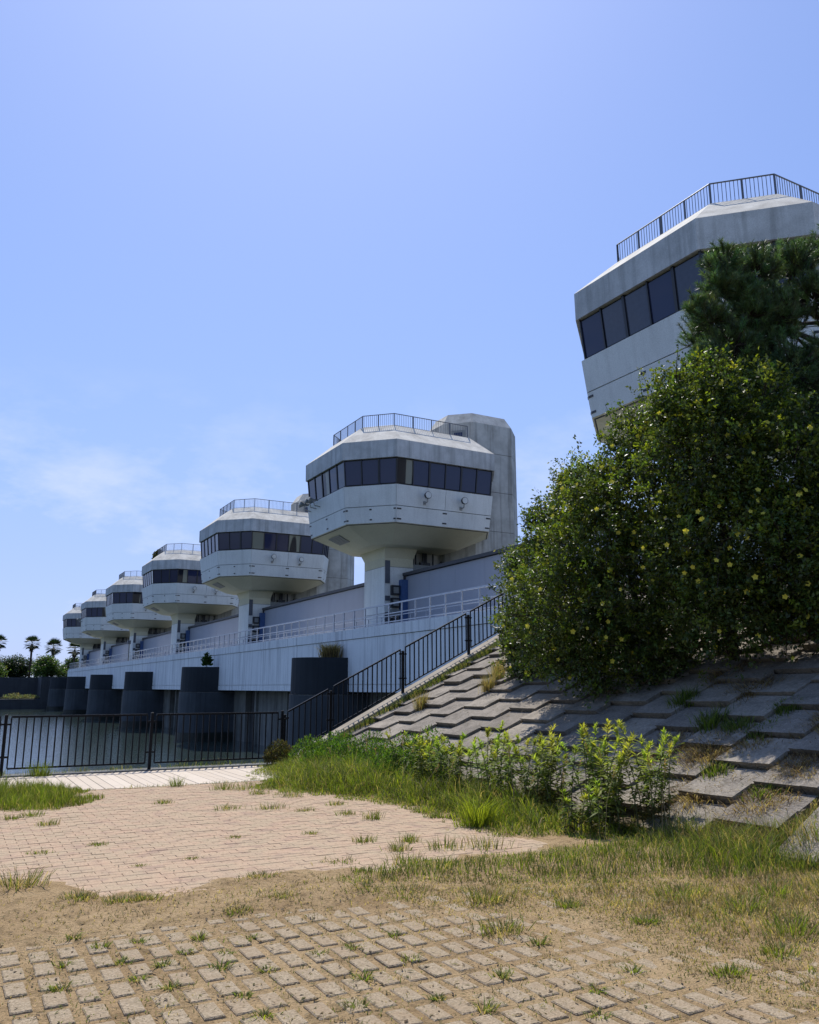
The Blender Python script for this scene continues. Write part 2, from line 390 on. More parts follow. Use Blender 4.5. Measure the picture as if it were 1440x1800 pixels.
# coping beams that border the block field
def slope_beam(name, y0, y1, x0, x1, up, mat, down=.35):
    return MB().hexa([(x0,y0,sz(x0)-down),(x1,y0,sz(x1)-down),(x1,y1,sz(x1)-down),(x0,y1,sz(x0)-down),(x0,y0,sz(x0)+up),(x1,y0,sz(x1)+up),(x1,y1,sz(x1)+up),(x0,y1,sz(x0)+up)]).build(name, mat, emb)
slope_beam('edge_coping', 17.52, 18.05, TX-.1, 15.6, .13, M['slabc'], 1.2)
slope_beam('edge_coping', 5.08, 5.52, TX-.05, 15.6, .10, M['block'])
tag(MB().box(TX+.6, 60, 18.0, 18.06, -4, .5).build('side_wall', M['quay']), kind='structure')

# ------------------------------------------------------------------ barrage: beam, deck, piers, gates, sheds
SP = 22.5; C0 = 39.0                       # tower spacing, first full tower in view
centres = [C0+SP*k for k in range(-1, 6)]
Y0, Y1 = 8.0, 150.0
bar = thing('barrage_beam', 'long pale concrete beam with joints spanning all the river piers', 'beam', (17.2, 80, 1.35))
def bpart(mb, name, mat, kind=None):
    o = mb.build(name, mat); o.parent = bar; o.matrix_parent_inverse = Matrix.Translation((-17.2, -80, -1.35))
    if kind: o['kind'] = kind
    return o
bpart(MB().box(17.3, 19.4, Y0, Y1, 1.36, 4.25), 'beam_core', M['beam'])
bpart(MB().box(19.4, 29, Y0-30, Y1, 3.4, 4.25), 'deck', M['deck'])
PW = SP/6
y = 1.2-0
jy = [C0+.15+PW*i for i in range(-8, 30)]
for a, b in zip(jy[:-1], jy[1:]):
    if b > Y1+1: break
    b = min(b, Y1+.02)
    for z0, z1, dx in ((1.35, 1.68, .0), (1.71, 3.86, .012), (3.89, 4.36, -.03)):
        bpart(MB().box(17.2+dx, 17.305 if z1 < 4 else 17.62, a+.012, b-.012, z0, z1), 'wall_panel', M['beam'])
tag(grid('approach_road', 15.6, 60, -60, 18, sz(15.6)-.05, M['deck']), kind='structure')

ordinal = ['nearest', 'second nearest', 'third nearest', 'fourth nearest', 'fifth nearest', 'farthest']
def stadium(r, tip, back, cy, z, n=14):
    ring = [(back, cy-r, z)]
    for i in range(n+1):
        a = math.pi*i/n; ring.append((tip+r - r*math.sin(a), cy - r*math.cos(a), z))
    ring.append((back, cy+r, z)); return ring
for i, cy in enumerate(centres[1:]):
    p = thing('river_pier', ordinal[i]+' dark round-nosed concrete pier standing in the river', 'pier', (17.2, cy, ZW), group='round-nosed river piers')
    rb = random.uniform(-.01, .01)
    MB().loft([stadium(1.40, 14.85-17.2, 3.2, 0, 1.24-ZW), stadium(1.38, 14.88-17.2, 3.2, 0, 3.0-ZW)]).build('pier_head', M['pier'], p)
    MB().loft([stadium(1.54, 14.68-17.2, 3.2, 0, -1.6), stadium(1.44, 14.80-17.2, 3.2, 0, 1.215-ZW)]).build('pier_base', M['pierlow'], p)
M['tide'] = weathered('tide_band', (.02, .024, .018), (.008, .01, .008), .6, .3, .45, 2.0)
M['lime'] = weathered('lime_line', (.13, .13, .12), (.03, .035, .04), .9, .3, .9, 3.0)
for p in [o for o in bpy.data.objects if o.name.startswith('river_pier')]:
    MB().loft([stadium(1.56, 14.655-17.2, 3.2, 0, -.4), stadium(1.545, 14.672-17.2, 3.2, 0, .55)], False, False).build('tide_band', M['tide'], p)
    MB().loft([stadium(1.444, 14.80-17.2, 3.2, 0, 1.18-ZW), stadium(1.446, 14.80-17.2, 3.2, 0, 1.225-ZW)]).build('joint_line', M['lime'], p)
for i in range(len(centres)-1):
    a, b = centres[i]+1.4, centres[i+1]-1.4
    if i == 0: a = 18.06
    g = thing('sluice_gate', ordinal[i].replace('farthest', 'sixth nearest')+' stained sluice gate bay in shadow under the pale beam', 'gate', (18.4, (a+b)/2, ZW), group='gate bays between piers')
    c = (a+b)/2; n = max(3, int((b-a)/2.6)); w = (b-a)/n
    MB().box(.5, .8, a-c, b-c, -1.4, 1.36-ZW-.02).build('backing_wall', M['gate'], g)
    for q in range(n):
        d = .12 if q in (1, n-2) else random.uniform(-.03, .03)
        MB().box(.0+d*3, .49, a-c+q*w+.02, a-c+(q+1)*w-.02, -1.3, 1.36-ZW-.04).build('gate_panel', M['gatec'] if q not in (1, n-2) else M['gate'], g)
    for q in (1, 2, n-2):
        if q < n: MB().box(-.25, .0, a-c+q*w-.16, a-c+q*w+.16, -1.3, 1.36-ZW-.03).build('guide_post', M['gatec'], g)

for i in range(1, len(centres)):
    cy = centres[i]; a, b = cy-SP+1.45, cy-1.3
    s = thing('gate_shed', 'long grey panelled shed on deck before '+['','second','third','fourth','fifth','sixth','seventh'][i]+' tower from right', 'shed', (20.5, (a+b)/2, 4.25), group='sheds between the towers')
    c = (a+b)/2; n = 8; w = (b-a)/n
    MB().box(.06, 2.8, a-c+.02, b-c-.02, 0, 3.02).build('core', M['shed'], s)
    for q in range(n): MB().box(0, .055, a-c+q*w+.006, a-c+(q+1)*w-.006, .1, 3.0).build('wall_panel', M['shed'], s)
    MB().hexa([(-.14,a-c,3.03),(3,a-c,3.25),(3,b-c+.08,3.25),(-.14,b-c+.08,3.03),(-.14,a-c,3.19),(3,a-c,3.4),(3,b-c+.08,3.4),(-.14,b-c+.08,3.19)]).build('roof_coping', M['coping'], s)
    MB().box(-.1, .07, b-c-.01, b-c+.09, .0, 3.02).build('corner_post', M['coping'], s)

# deck railings
dr = thing('deck_railing', 'galvanised steel railing with three rails along the beam edge', 'railing', (17.42, 80, 4.36))
pmz = MB().box(-.025, .025, -.03, .03, 0, .96).mesh('post', M['galv'])
y = 19.9
while y < 149.6: obj('post', pmz, dr, (0, y-80, 0)); y += 1.25
for z, r in ((.96, .032), (.52, .022), (.14, .022)):
    MB().box(-r, r, 19.9-80, 149.4-80, z-r, z+r).build('rail', M['galv'], dr)
ir = thing('inner_railing', 'low pale pipe railing between beam edge and the sheds', 'railing', (18.75, 80, 4.25))
pmz = MB().box(-.02, .02, -.02, .02, 0, .75).mesh('post', M['galv']); y = 20.5
while y < 149: obj('post', pmz, ir, (0, y-80, 0)); y += 1.5
for z in (.75, .38): MB().box(-.02, .02, 20.5-80, 149-80, z-.02, z+.02).build('rail', M['galv'], ir)

# ------------------------------------------------------------------ control towers
E8 = [(16.22,-2.47),(18.27,-4.48),(24.1,-4.48),(25.35,-2.5),(25.35,2.5),(24.1,4.48),(18.27,4.48),(16.22,2.47)]   # counter-clockwise seen from above
BX, BZ = 20.5, 4.25
E8 = [(x-BX, y) for x, y in E8]
def inset(poly, d):
    n = len(poly); out = []
    for i in range(n):
        p0, p1, p2 = Vector(poly[i-1]), Vector(poly[i]), Vector(poly[(i+1) % n])
        d1 = (p1-p0).normalized(); d2 = (p2-p1).normalized(); n1 = Vector((-d1.y, d1.x)); n2 = Vector((-d2.y, d2.x))
        b = (n1+n2); b = b/b.length_squared*2 if b.length > 1e-6 else n1
        q = p1 + b*d; out.append((q.x, q.y))
    return out
def ring(d, z): return [(x, y, z-BZ) for x, y in inset(E8, d)]
def face_quad(i, d0, z0, d1, z1, u0, u1, thick, gap=0.):
    """slab lying on face i between insets d0 (at z0) and d1 (at z1), from u0 to u1 of its width"""
    lo, hi = ring(d0, z0), ring(d1, z1); j = (i+1) % 8
    a0, b0, a1, b1 = map(Vector, (lo[i], lo[j], hi[i], hi[j]))
    L = (b0-a0).length; e_ = gap/L
    p = [a0.lerp(b0, u0+e_), a0.lerp(b0, u1-e_), a1.lerp(b1, u1-e_), a1.lerp(b1, u0+e_)]
    nrm = (p[1]-p[0]).cross(p[3]-p[0]).normalized()
    q = [x - nrm*thick for x in p]
    return MB().hexa([q[0], q[1], p[1], p[0], q[3], q[2], p[2], p[3]])
PANES = {0: 3, 1: 6, 2: 3, 3: 4, 4: 3, 5: 6, 6: 3, 7: 5}
def lathe_x(mb, prof, seg=14, at=(0, 0, 0)):   # profile (x, r) spun about the x axis
    rings = [[(at[0]+x, at[1]+r*math.cos(2*math.pi*k/seg), at[2]+r*math.sin(2*math.pi*k/seg)) for k in range(seg)] for x, r in prof]
    return mb.loft(rings)
def make_tower():
    T = thing('control_tower', 'tower', 'tower', (BX, 0, BZ))
    MB().loft([ring(.0, 13.62), ring(.04, 13.66), ring(1.3, 14.76), ring(1.5, 14.75), ring(1.62, 14.66)]).build('roof', M['roof'], T)
    MB().loft([ring(.16, 12.74), ring(.012, 12.72), ring(.0, 13.618)], True, True).build('fascia', M['fascia'], T)
    MB().loft([ring(.34, 11.34), ring(.22, 12.738)]).build('window_frame', M['frame'], T)
    for i in range(8):
        n = PANES[i]
        for k in range(n):
            o = face_quad(i, .26, 11.46, .15, 12.66, k/n, (k+1)/n, .04, .03).build('pane', M['glass2'] if (i == 1 and k == 0) else (M['paleglass'] if (i == 7 and k in (1, 2, 4)) else M['glass']), T)  # some front panes carry reflected sky as a paler base colour
            o.rotation_euler = (0, 0, 0)
        for k in range(n+1):
            u = k/n; L = (Vector(E8[i])-Vector(E8[(i+1) % 8])).length; wv_ = (.055 if k % 2 else .10)/L
            face_quad(i, .225, 11.36, .105, 12.72, max(0, u-wv_/2), min(1, u+wv_/2), .16).build('mullion', M['frame'], T)
        # wall panels below the glass
        cuts = [0, .5, 1] if i in (1, 5) else [0, 1]
        for a, b in zip(cuts[:-1], cuts[1:]):
            face_quad(i, .25, 10.33, .13, 11.355, a, b, .2, .012).build('sill_panel', M['white'], T)
        face_quad(i, .36, 9.5, .255, 10.30, 0, 1, .2, .012).build('lower_panel', M['white'], T)
    MB().loft([ring(.42, 9.45), ring(.32, 11.3)]).build('wall_core', M['gate'], T)
    MB().loft([ring(2.25, 8.70), ring(2.1, 8.72), ring(.365, 9.498)]).build('underside', M['cream_bounce'], T)
    mk = MB()                                                       # small steel lifting plates along the panel joints
    for i in range(8):
        for u in (.03, .5, .97):
            for z, d in ((10.16, .27), (9.66, .335)):
                q = face_quad(i, d+.003-.012, z-.035, d-.012, z+.035, max(0, u-.022), min(1, u+.022), .03); mk.add(q.v, q.f)
    mk.build('joint_plate', M['frame'], T)
    q = face_quad(0, .93, 9.11, .55, 9.37, .0, 1, .01); 
    lo, hi = ring(.75, 9.23), ring(.75, 9.23)
    # louvre let into the underside below the front face
    lv = MB(); A7, A0 = Vector(ring(.8, 9.28)[7]), Vector(ring(.8, 9.28)[0]); B7, B0 = Vector(ring(1.45, 9.0)[7]), Vector(ring(1.45, 9.0)[0])
    for k in range(7):
        f0, f1 = k/7, k/7+.09
        p = [A7.lerp(A0, .28).lerp(B7.lerp(B0, .28), f0), A7.lerp(A0, .62).lerp(B7.lerp(B0, .62), f0), A7.lerp(A0, .62).lerp(B7.lerp(B0, .62), f1), A7.lerp(A0, .28).lerp(B7.lerp(B0, .28), f1)]
        dn = Vector((0, 0, -.035)); lv.hexa([*(x+dn for x in p), *p])
    lv.build('louvre', M['steel'], T)
    # stem with flared head
    x0, x1, w = 19.3-BX, 21.0-BX, 1.2
    def rc(x0, x1, w, z, c=.0): return [(x0, -w, z-BZ), (x1, -w, z-BZ), (x1, w, z-BZ), (x0, w, z-BZ)]
    MB().loft([rc(x0, x1, w, 4.25), rc(x0, x1, w, 5.28)]).build('stem_foot', M['white'], T)
    MB().loft([rc(x0+.02, x1, w-.02, 5.27), rc(x0+.02, x1, w-.02, 5.31)]).build('joint', M['steel'], T)
    MB().loft([rc(x0, x1, w, 5.31), rc(x0, x1, w, 7.72)]).build('stem', M['white'], T)
    MB().loft([rc(x0+.02, x1, w-.02, 7.71), rc(x0+.02, x1, w-.02, 7.75)]).build('joint', M['steel'], T)
    MB().loft([rc(x0, x1, w, 7.75), rc(x0, x1, w, 8.2), rc(x0-.14, x1+.1, w+.34, 8.74)]).build('stem_head', M['cream_bounce'], T)
    for z0, z1, mt in ((6.85, 8.05, 'dsteel'), (5.95, 6.2, 'dsteel'), (4.3, 5.35, 'dsteel')):
        MB().box(x0+.03, x0+.30, -w-.05, -w-.002, z0-BZ, z1-BZ).build('dark_strip', M[mt], T)  # dark strips; the tall one takes the place of a recessed corner slot
    for z in (4.55, 5.6, 6.25):
        sw = MB().box(x0+.34, x0+.8, -w-.22, -w-.004, z-BZ, z+.5-BZ).build('switch_box', M['frame'], T)
        MB().box(x0+.42, x0+.72, -w-.25, -w-.215, z+.08-BZ, z+.4-BZ).build('cover', M['steel'], sw)
    MB().box(x0+.3, x0+.82, -w-.2, -w-.004, 4.3-BZ, 4.5-BZ).box(x0+.3, x0+.82, -w-.18, -w-.004, 5.15-BZ, 5.5-BZ).build('cable_box', M['steel'], T)
    MB().box(x0+.84, x0+1.2, -w-.35, -w-.004, 4.26-BZ, 7.05-BZ).build('blue_column', M['blue'], T)
    # machine room behind the stem
    MB().box(x1-.1, 24.6-BX, -.35, 3.4, 0, 8.77-BZ).build('machine_room', M['shaftc'], T)
    pp = MB()
    for dx, r in ((.18, .06), (.36, .045), (.52, .045), (1.0, .07), (1.15, .07), (1.6, .05)): pp.tube([(x1+dx, -.55, 2.2), (x1+dx, -.55, 8.75-BZ)], r, 8)
    pp.box(x1+.8, x1+1.4, -.6, -.45, 8.05-BZ, 8.2-BZ); pp.build('pipe', M['frame'], T)
    MB().box(x1-.05, x1+1.9, -1.15, -.36, 2.0, 7.95-BZ).build('valve_cabinet', M['steel'], T)
    ld = MB(); 
    for dx in (2.15, 2.6): ld.tube([(x1+dx, -.5, 2.5), (x1+dx, -.5, 8.35-BZ), (x1+dx-.25, -.38, 8.0-BZ)], .028, 6)
    ld.build('ladder_hoop', M['frame'], T)
    MB().box(x1+2.95, x1+3.5, -.42, -.352, 7.55-BZ, 8.35-BZ).build('machine_room_window', M['frame'], T)
    MB().box(x1+3.0, x1+3.2, -.44, -.422, 7.62-BZ, 8.28-BZ).box(x1+3.24, x1+3.45, -.44, -.422, 7.62-BZ, 8.28-BZ).build('machine_room_pane', M['glass'], T)
    # stair shaft at the back
    S = [(23.2,-.8),(24.45,-2.0),(27.05,-2.0),(28.2,-.8),(28.2,.9),(27.05,2.1),(24.45,2.1),(23.2,.9)]; S = [(x-BX, y) for x, y in S]
    def sring(d, z): return [(x, y, z-BZ) for x, y in inset(S, d)]
    zs = [4.25, 5.6, 7.8, 10.02, 12.26, 14.5, 16.2]
    sh = None
    for a, b in zip(zs[:-1], zs[1:]):
        MB().loft([sring(0, a+.012), sring(0, b-.012)]).build('shaft_lift', M['shaftc'], T)
    MB().loft([sring(.03, 4.3), sring(.03, 16.1)]).build('shaft_core', M['gate'], T)
    MB().loft([sring(0, 16.19), sring(.42, 16.86)]).build('shaft_cap', M['roof'], T)
    a, b = Vector((23.2-BX, -.8, 0)), Vector((24.45-BX, -2.0, 0)); d = (b-a).normalized(); nr = Vector((-d.y, d.x, 0))*-1
    nr = Vector((d.y, -d.x, 0)); nr = nr if nr.x < 0 else -nr
    def dbox(u0, u1, z0, z1, t0, t1):
        p = [a+d*u0, a+d*u1]; return MB().hexa([p[0]+nr*t0+Vector((0,0,z0-BZ)), p[1]+nr*t0+Vector((0,0,z0-BZ)), p[1]+nr*t1+Vector((0,0,z0-BZ)), p[0]+nr*t1+Vector((0,0,z0-BZ)),
              p[0]+nr*t0+Vector((0,0,z1-BZ)), p[1]+nr*t0+Vector((0,0,z1-BZ)), p[1]+nr*t1+Vector((0,0,z1-BZ)), p[0]+nr*t1+Vector((0,0,z1-BZ))])
    dr_ = dbox(.45, 1.25, 14.4, 15.75, -.02, .03).build('shaft_door', M['steel'], T); dbox(.62, 1.1, 15.1, 15.62, .031, .045).build('door_pane', M['glass'], dr_)
    # roof railing
    rb, rt = ring(1.4, 14.74), ring(1.4, 15.44)
    top = MB(); bars = MB(); pmesh_ = MB().box(-.022, .022, -.022, .022, -.05, .7).mesh('roof_rail_post', M['rail'])
    for i in (7, 0, 1, 2, 4, 5, 6):
        j = (i+1) % 8; A_, B_ = Vector(rb[i]), Vector(rb[j]); C_, D_ = Vector(rt[i]), Vector(rt[j]); L = (B_-A_).length
        if i in (2,): B_ = A_.lerp(B_, .35); D_ = C_.lerp(D_, .35); L *= .35
        if i in (4,): A_ = A_.lerp(B_, .65); C_ = C_.lerp(D_, .65); L *= .35
        top.tube([C_, D_], .022, 6); top.tube([A_+Vector((0,0,.07)), B_+Vector((0,0,.07))], .014, 4)
        n = max(1, round(L/1.0))
        for k in range(n+(1 if i in (2, 6) else 0)): obj('roof_rail_post', pmesh_, T, A_.lerp(B_, k/n))
        n = max(2, int(L/.105))
        for k in range(1, n): p = A_.lerp(B_, k/n); bars.box(p.x-.0065, p.x+.0065, p.y-.0065, p.y+.0065, p.z+.07, p.z+.7)
    top.build('roof_rail', M['rail'], T)
    tag(bars.build('balusters', M['rail'], T), kind='stuff')
    return T
def floodlight(T, x, y, z):
    x, z = x-BX, z-BZ
    f = MB().tube([(x, y, z-.3), (x, y-.28, z-.28), (x, y-.3, z-.05)], .035, 6).box(x-.07, x+.07, y-.03, y+.03, z-.38, z-.2).build('floodlight_bracket', M['lampm'], T)
    rr = [[(x+.19*s_*math.cos(2*math.pi*k/12)*1, y-.3+dy, z+.05+.19*s_*math.sin(2*math.pi*k/12)) for k in range(12)] for dy, s_ in ((.14, .45), (.05, .85), (-.1, 1.0))]
    MB().loft(rr).build('floodlight_head', M['frame'], T)
    rr = [[(x+.165*math.cos(2*math.pi*k/12), y-.3+dy, z+.05+.165*math.sin(2*math.pi*k/12)) for k in range(12)] for dy in (-.09, -.115)]
    MB().loft(rr).build('floodlight_lens', M['lens'], T)
def speakers(T):
    x, z = 16.32-BX, 11.3-BZ
    for y, s_ in ((2.05, .2), (1.25, .15), (.7, .13)):
        b = MB().tube([(x+.15, y, z-.35), (x-.25, y, z-.3), (x-.3, y, z-.05)], .03, 6).build('speaker_bracket', M['lampm'], T)
        h = MB(); lathe_x(h, [(-.55, s_), (-.5, s_*.9), (-.3, s_*.35), (-.05, s_*.3)], 12, (x, y, z)); h.build('horn_speaker', M['steel'], T, True)
proto = make_tower()
TL = ['nearest white control tower, rising behind the dark pine at the right edge',
      'second control tower from right, shown whole with tall stair shaft behind it',
      'third control tower from right, white octagonal cabin half hidden by the second',
      'fourth control tower from right, with a small plant growing on its roof',
      'fifth control tower from right along the barrage',
      'sixth control tower from right along the barrage',
      'farthest and smallest control tower at the left end of the barrage']
towers = []
for i, cy in enumerate(centres):
    T = proto if i == 0 else copy_tree(proto)
    T.location = (BX, cy-(.34 if i == 0 else 0), BZ+(.2 if i == 0 else 0)); T['label'] = TL[i]; T['category'] = 'tower'; T['group'] = 'control towers on the barrage'; towers.append(T)
for i in (0, 1, 2, 3, 4):
    floodlight(towers[i], 19.95, -4.27, 10.85); floodlight(towers[i], 22.1, -4.27, 10.8)
for i in (1, 5): speakers(towers[i])
for T in towers:                              # some panes have blinds drawn
    for o in T.children:
        if o.name.startswith('pane') and random.random() < .16:
            o.material_slots[0].link = 'OBJECT'; o.material_slots[0].material = random.choice([M['glass2'], M['paleglass'], M['paleglass']])
# lamp pole by the far walkway gate
lp = thing('lamp_pole', 'thin grey pole with small box standing on the parapet, far left', 'pole', (17.3, 96.5, 3.9))
MB().tube([(0, 0, 0), (0, 0, 2.6)], .07, 8).build('mast', M['steel'], lp); MB().box(-.2, .12, -.2, .2, 2.35, 2.75).build('lamp_box', M['dsteel'], lp)

# ------------------------------------------------------------------ fences
def fence_bars(root, mesh, pts):
    for p in pts: obj('bar', mesh, root, p)
HF = 1.06
ff = thing('quay_fence', 'level black steel bar fence along the white quay paving', 'fence', (3.6, 17.2, 0))
barm = MB().box(-.012, .012, -.012, .012, .14, HF-.02).mesh('bar', M['black'])
postx = [-4.3, -1.62, 1.0, 3.62, 6.34]
def fpost(parent, x, h=1.1):
    p = MB().cbox(-.028, .028, -.028, .028, -.02, h, .012).build('post', M['black'], parent, loc=x)
    for z in (.34, .92):
        if z < h: MB().box(-.1, .1, -.02, .02, z-.016, z+.016).build('bracket', M['black'], p)
    return p
for a, b in zip(postx[:-1], postx[1:]):
    a, b = a+.09, b-.09
    MB().box(a-3.6, b-3.6, -.028, .028, HF-.025, HF+.012).build('top_rail', M['black'], ff)
    MB().box(a-3.6, b-3.6, -.014, .014, .12, .15).build('bottom_rail', M['black'], ff)
    n = round((b-a)/.131)
    fence_bars(ff, barm, [(a-3.6+(b-a)*k/n, 0, 0) for k in range(n+1)])
for x in postx: fpost(ff, (x-3.6, 0, 0))
sf = thing('slope_fence', 'sloping black steel bar fence climbing the embankment edge', 'fence', (6.6, 17.8, 0))
def fz(x): return max(0.0, sz(x)+.13)
barm2 = MB().box(-.012, .012, -.012, .012, .13, HF-.02).mesh('bar', M['black'])
spx = [6.62, 7.72, 9.6, 11.5, 13.4, 15.3]
def srail(a, b, z0, z1, wy, name):
    MB().hexa([(a-6.6,-wy,fz(a)+z0),(b-6.6,-wy,fz(b)+z0),(b-6.6,wy,fz(b)+z0),(a-6.6,wy,fz(a)+z0),(a-6.6,-wy,fz(a)+z1),(b-6.6,-wy,fz(b)+z1),(b-6.6,wy,fz(b)+z1),(a-6.6,wy,fz(a)+z1)]).build(name, M['black'], sf)
for a, b in zip(spx[:-1], spx[1:]):
    a, b = a+.07, b-.07
    srail(a, b, HF-.025, HF+.012, .028, 'top_rail'); srail(a, b, .12, .15, .014, 'bottom_rail')
    n = round((b-a)/.128)
    fence_bars(sf, barm2, [(a-6.6+(b-a)*k/n, 0, fz(a+(b-a)*k/n)) for k in range(n+1)])
for x in spx: fpost(sf, (x-6.6, 0, fz(x)), 1.0)

# ------------------------------------------------------------------ far bank
fb = tag(MB().box(-120, 30, 157, 161, -5, -.5).box(-120, 14, 163.5, 166, -.5, 3.2).box(14, 30, 156.6, 165, -5, 3.25).build('far_quay', M['farquay']), kind='structure')
tag(MB().add([(-900,165,3.1),(900,165,3.1),(900,2500,6),(-900,2500,6)], [(0,1,2,3)]).build('far_land', M['land']), kind='structure')
tag(MB().box(19.5, 60, 149, 165, -5, 4.2).build('far_abutment', M['beam']), kind='structure')

def leaves(P, D, Nn, L, W, C):
    """folded kite leaves: base, two sides, tip"""
    n = len(P); S = np.cross(D, Nn); S /= np.linalg.norm(S, axis=1, keepdims=True)+1e-9
    L = np.broadcast_to(np.asarray(L, float).reshape(-1, 1) if np.ndim(L) else L, (n, 1)); W = np.broadcast_to(np.asarray(W, float).reshape(-1, 1) if np.ndim(W) else W, (n, 1))
    V = np.stack([P, P+D*L*.45+S*W*.5+Nn*W*.18, P+D*L, P+D*L*.45-S*W*.5+Nn*W*.18], 1).reshape(-1, 3)
    b = np.arange(n)*4; F = np.concatenate([np.stack([b, b+1, b+2], 1), np.stack([b, b+2, b+3], 1)])
    return V, F, np.repeat(C, 4, 0)
def unit(a): return a/(np.linalg.norm(a, axis=1, keepdims=True)+1e-9)
def rdir(n): return unit(rng.normal(size=(n, 3)))
def jitcol(base, n, v=.25, hue=.15):
    c = np.array(base)[None]*(1+v*rng.normal(size=(n, 1)).clip(-1.8, 2.2)); c = c*(1+hue*rng.normal(size=(n, 3))*np.array([1, .4, .8])); return c.clip(.004, 1)

def bush(name, label, cat, centre, lobes, ncl, lpc, L, W, col, group=None, trunkr=.12, base_z=None):
    """a crown of leaf clusters on lobes, with trunk"""
    T = thing(name, label, cat, centre, group=group); c0 = np.array(centre)
    Pn = []; wts = np.array([l[3]**2 for l in lobes]); wts /= wts.sum()
    for l, w in zip(lobes, wts):
        n = max(6, int(ncl*w)); d = rdir(n); r = l[3]*(rng.uniform(.45, 1.08, (n, 1)))
        Pn.append(np.array(l[:3])+d*r*np.array([1, 1, .9]))
    Pn = np.concatenate(Pn); n = len(Pn)
    P = np.repeat(Pn, lpc, 0)+rng.normal(size=(n*lpc, 3))*L*.9; D = rdir(len(P)); D[:, 2] = np.abs(D[:, 2])*.5+.1; D = unit(D)
    Nn = unit(rdir(len(P))+np.array([0, 0, 1.2])); C = np.repeat(jitcol(col, n, .3), lpc, 0)*rng.uniform(.7, 1.3, (n*lpc, 1))
    V, F, CC = leaves(P, D, Nn, rng.uniform(.6, 1.3, len(P))*L, rng.uniform(.7, 1.2, len(P))*W, C)
    o = obj('crown', np_mesh('crown', V-c0, F, M['leaf'], CC), T); o['kind'] = 'stuff'
    mb = MB()
    for l in lobes[:6]:
        q = Vector(l[:3])-Vector(centre); mb.tube([(0, 0, -.2), q*.45+Vector((0, 0, .1*q.z)), q], [trunkr, trunkr*.6, trunkr*.2], 6)
    mb.build('trunk', M['bark'], T, True)
    return T
# trees and palms beyond the river
FB = [((1, 206, 3.2), 5.2, 3.9, (.055, .085, .02), 'pale green bushy tree at the far left beyond the river'),
      ((6, 190, 3.2), 4.0, 3.0, (.085, .125, .03), 'low yellowish bush on the far quay at the left'),
      ((14, 214, 3.2), 6.8, 4.6, (.022, .04, .014), 'tall dark rounded tree below the palms on the far bank'),
      ((19, 200, 3.2), 4.6, 4.0, (.065, .105, .028), 'bright green bush in front of the dark far tree'),
      ((26, 205, 3.2), 5.2, 4.2, (.05, .085, .024), 'green tree just left of the farthest tower'),
      ((-12, 215, 3.2), 5.4, 4.6, (.05, .08, .02), 'green tree out beyond the left edge of the far bank'),
      ((33, 215, 3.2), 6, 4.5, (.04, .07, .02), 'dark green tree behind the end of the barrage')]
for c, r, h, col, lab in FB:
    lb = []
    for k in range(9):
        a = random.uniform(0, 6.28); q = random.uniform(.1, .75)*r
        rr = r*random.uniform(.3, .46); lb.append((c[0]+math.cos(a)*q, c[1]+math.sin(a)*q, c[2]+max(rr*.75, (h*1.35-rr)*(1-(q/r)**1.6)*random.uniform(.75, 1)), rr))
    bush('far_tree', lab, 'tree', c, lb, 2400, 5, .38, .28, col, 'trees on the far bank', .25)
def palm(c, H_, lab, cr=2.0):
    T = thing('palm_tree', lab, 'palm', c, group='palms on the far bank')
    MB().tube([(0, 0, -.3), (.05, .02, H_*.5), (0, .05, H_)], [.3, .24, .22], 8).build('trunk', M['bark'], T, True)
    P = []; D = []; Nn = []; L = []
    skirt = []
    for k in range(46):
        az_ = k*2.399+random.uniform(-.2, .2); el = R(78 - 125*(k/46)+random.uniform(-8, 8)); ln = cr*random.uniform(.85, 1.1)
        d = np.array([math.cos(az_)*math.cos(el), math.sin(az_)*math.cos(el), math.sin(el)]); base = np.array([0, .05, H_])
        mid = base+d*ln*.55
        up = np.cross(d, [-d[1], d[0], 0]); up = np.array([0, 0, 1.]) if np.linalg.norm(up) < .1 else up/np.linalg.norm(up)*(1 if up[2] > 0 else -1)
        P.append(base); D.append(d); Nn.append(up); L.append((ln*.6, .06))
        sd_ = np.cross(d, up)
        for q in range(13):
            a = (q-6)/6*R(75); dd = d*math.cos(a)+sd_*math.sin(a)+np.array([0, 0, -.18]); P.append(mid); D.append(dd/np.linalg.norm(dd)); Nn.append(up); L.append((ln*.5, .13))
    P = np.array(P); D = np.array(D); Nn = np.array(Nn); L = np.array(L)
    V, F, C = leaves(P, D, Nn, L[:, 0], L[:, 1], jitcol((.028, .05, .022), len(P), .3)); obj('crown', np_mesh('crown', V, F, M['palm'], C), T)['kind'] = 'stuff'
    n = 160; az_ = rng.uniform(0, 6.28, n); el = rng.uniform(-1.45, -.9, n); D = np.stack([np.cos(az_)*np.cos(el), np.sin(az_)*np.cos(el), np.sin(el)], 1)
    P = np.tile([0, .05, H_-.1], (n, 1))-np.array([0, 0, 1])*rng.uniform(0, 1.0, (n, 1)); V, F, C = leaves(P, D, unit(np.cross(D, rdir(n))), 1.1, .16, jitcol((.09, .065, .04), n)); obj('dead_fronds', np_mesh('dead_fronds', V, F, M['palm'], C), T)['kind'] = 'stuff'
palm((15.9, 208, 3.2), 8.0, 'fan palm with thin trunk, second palm from the left edge', 2.1)
palm((20.3, 205.6, 3.2), 7.2, 'fan palm rising from the dark rounded tree, third from left', 2.2)
palm((9.2, 211, 3.2), 8.2, 'leftmost fan palm cut by the picture edge', 2.1)
palm((24.6, 203.5, 3.2), 6.7, 'fan palm with shaggy dead fronds beside the farthest tower', 2.0)

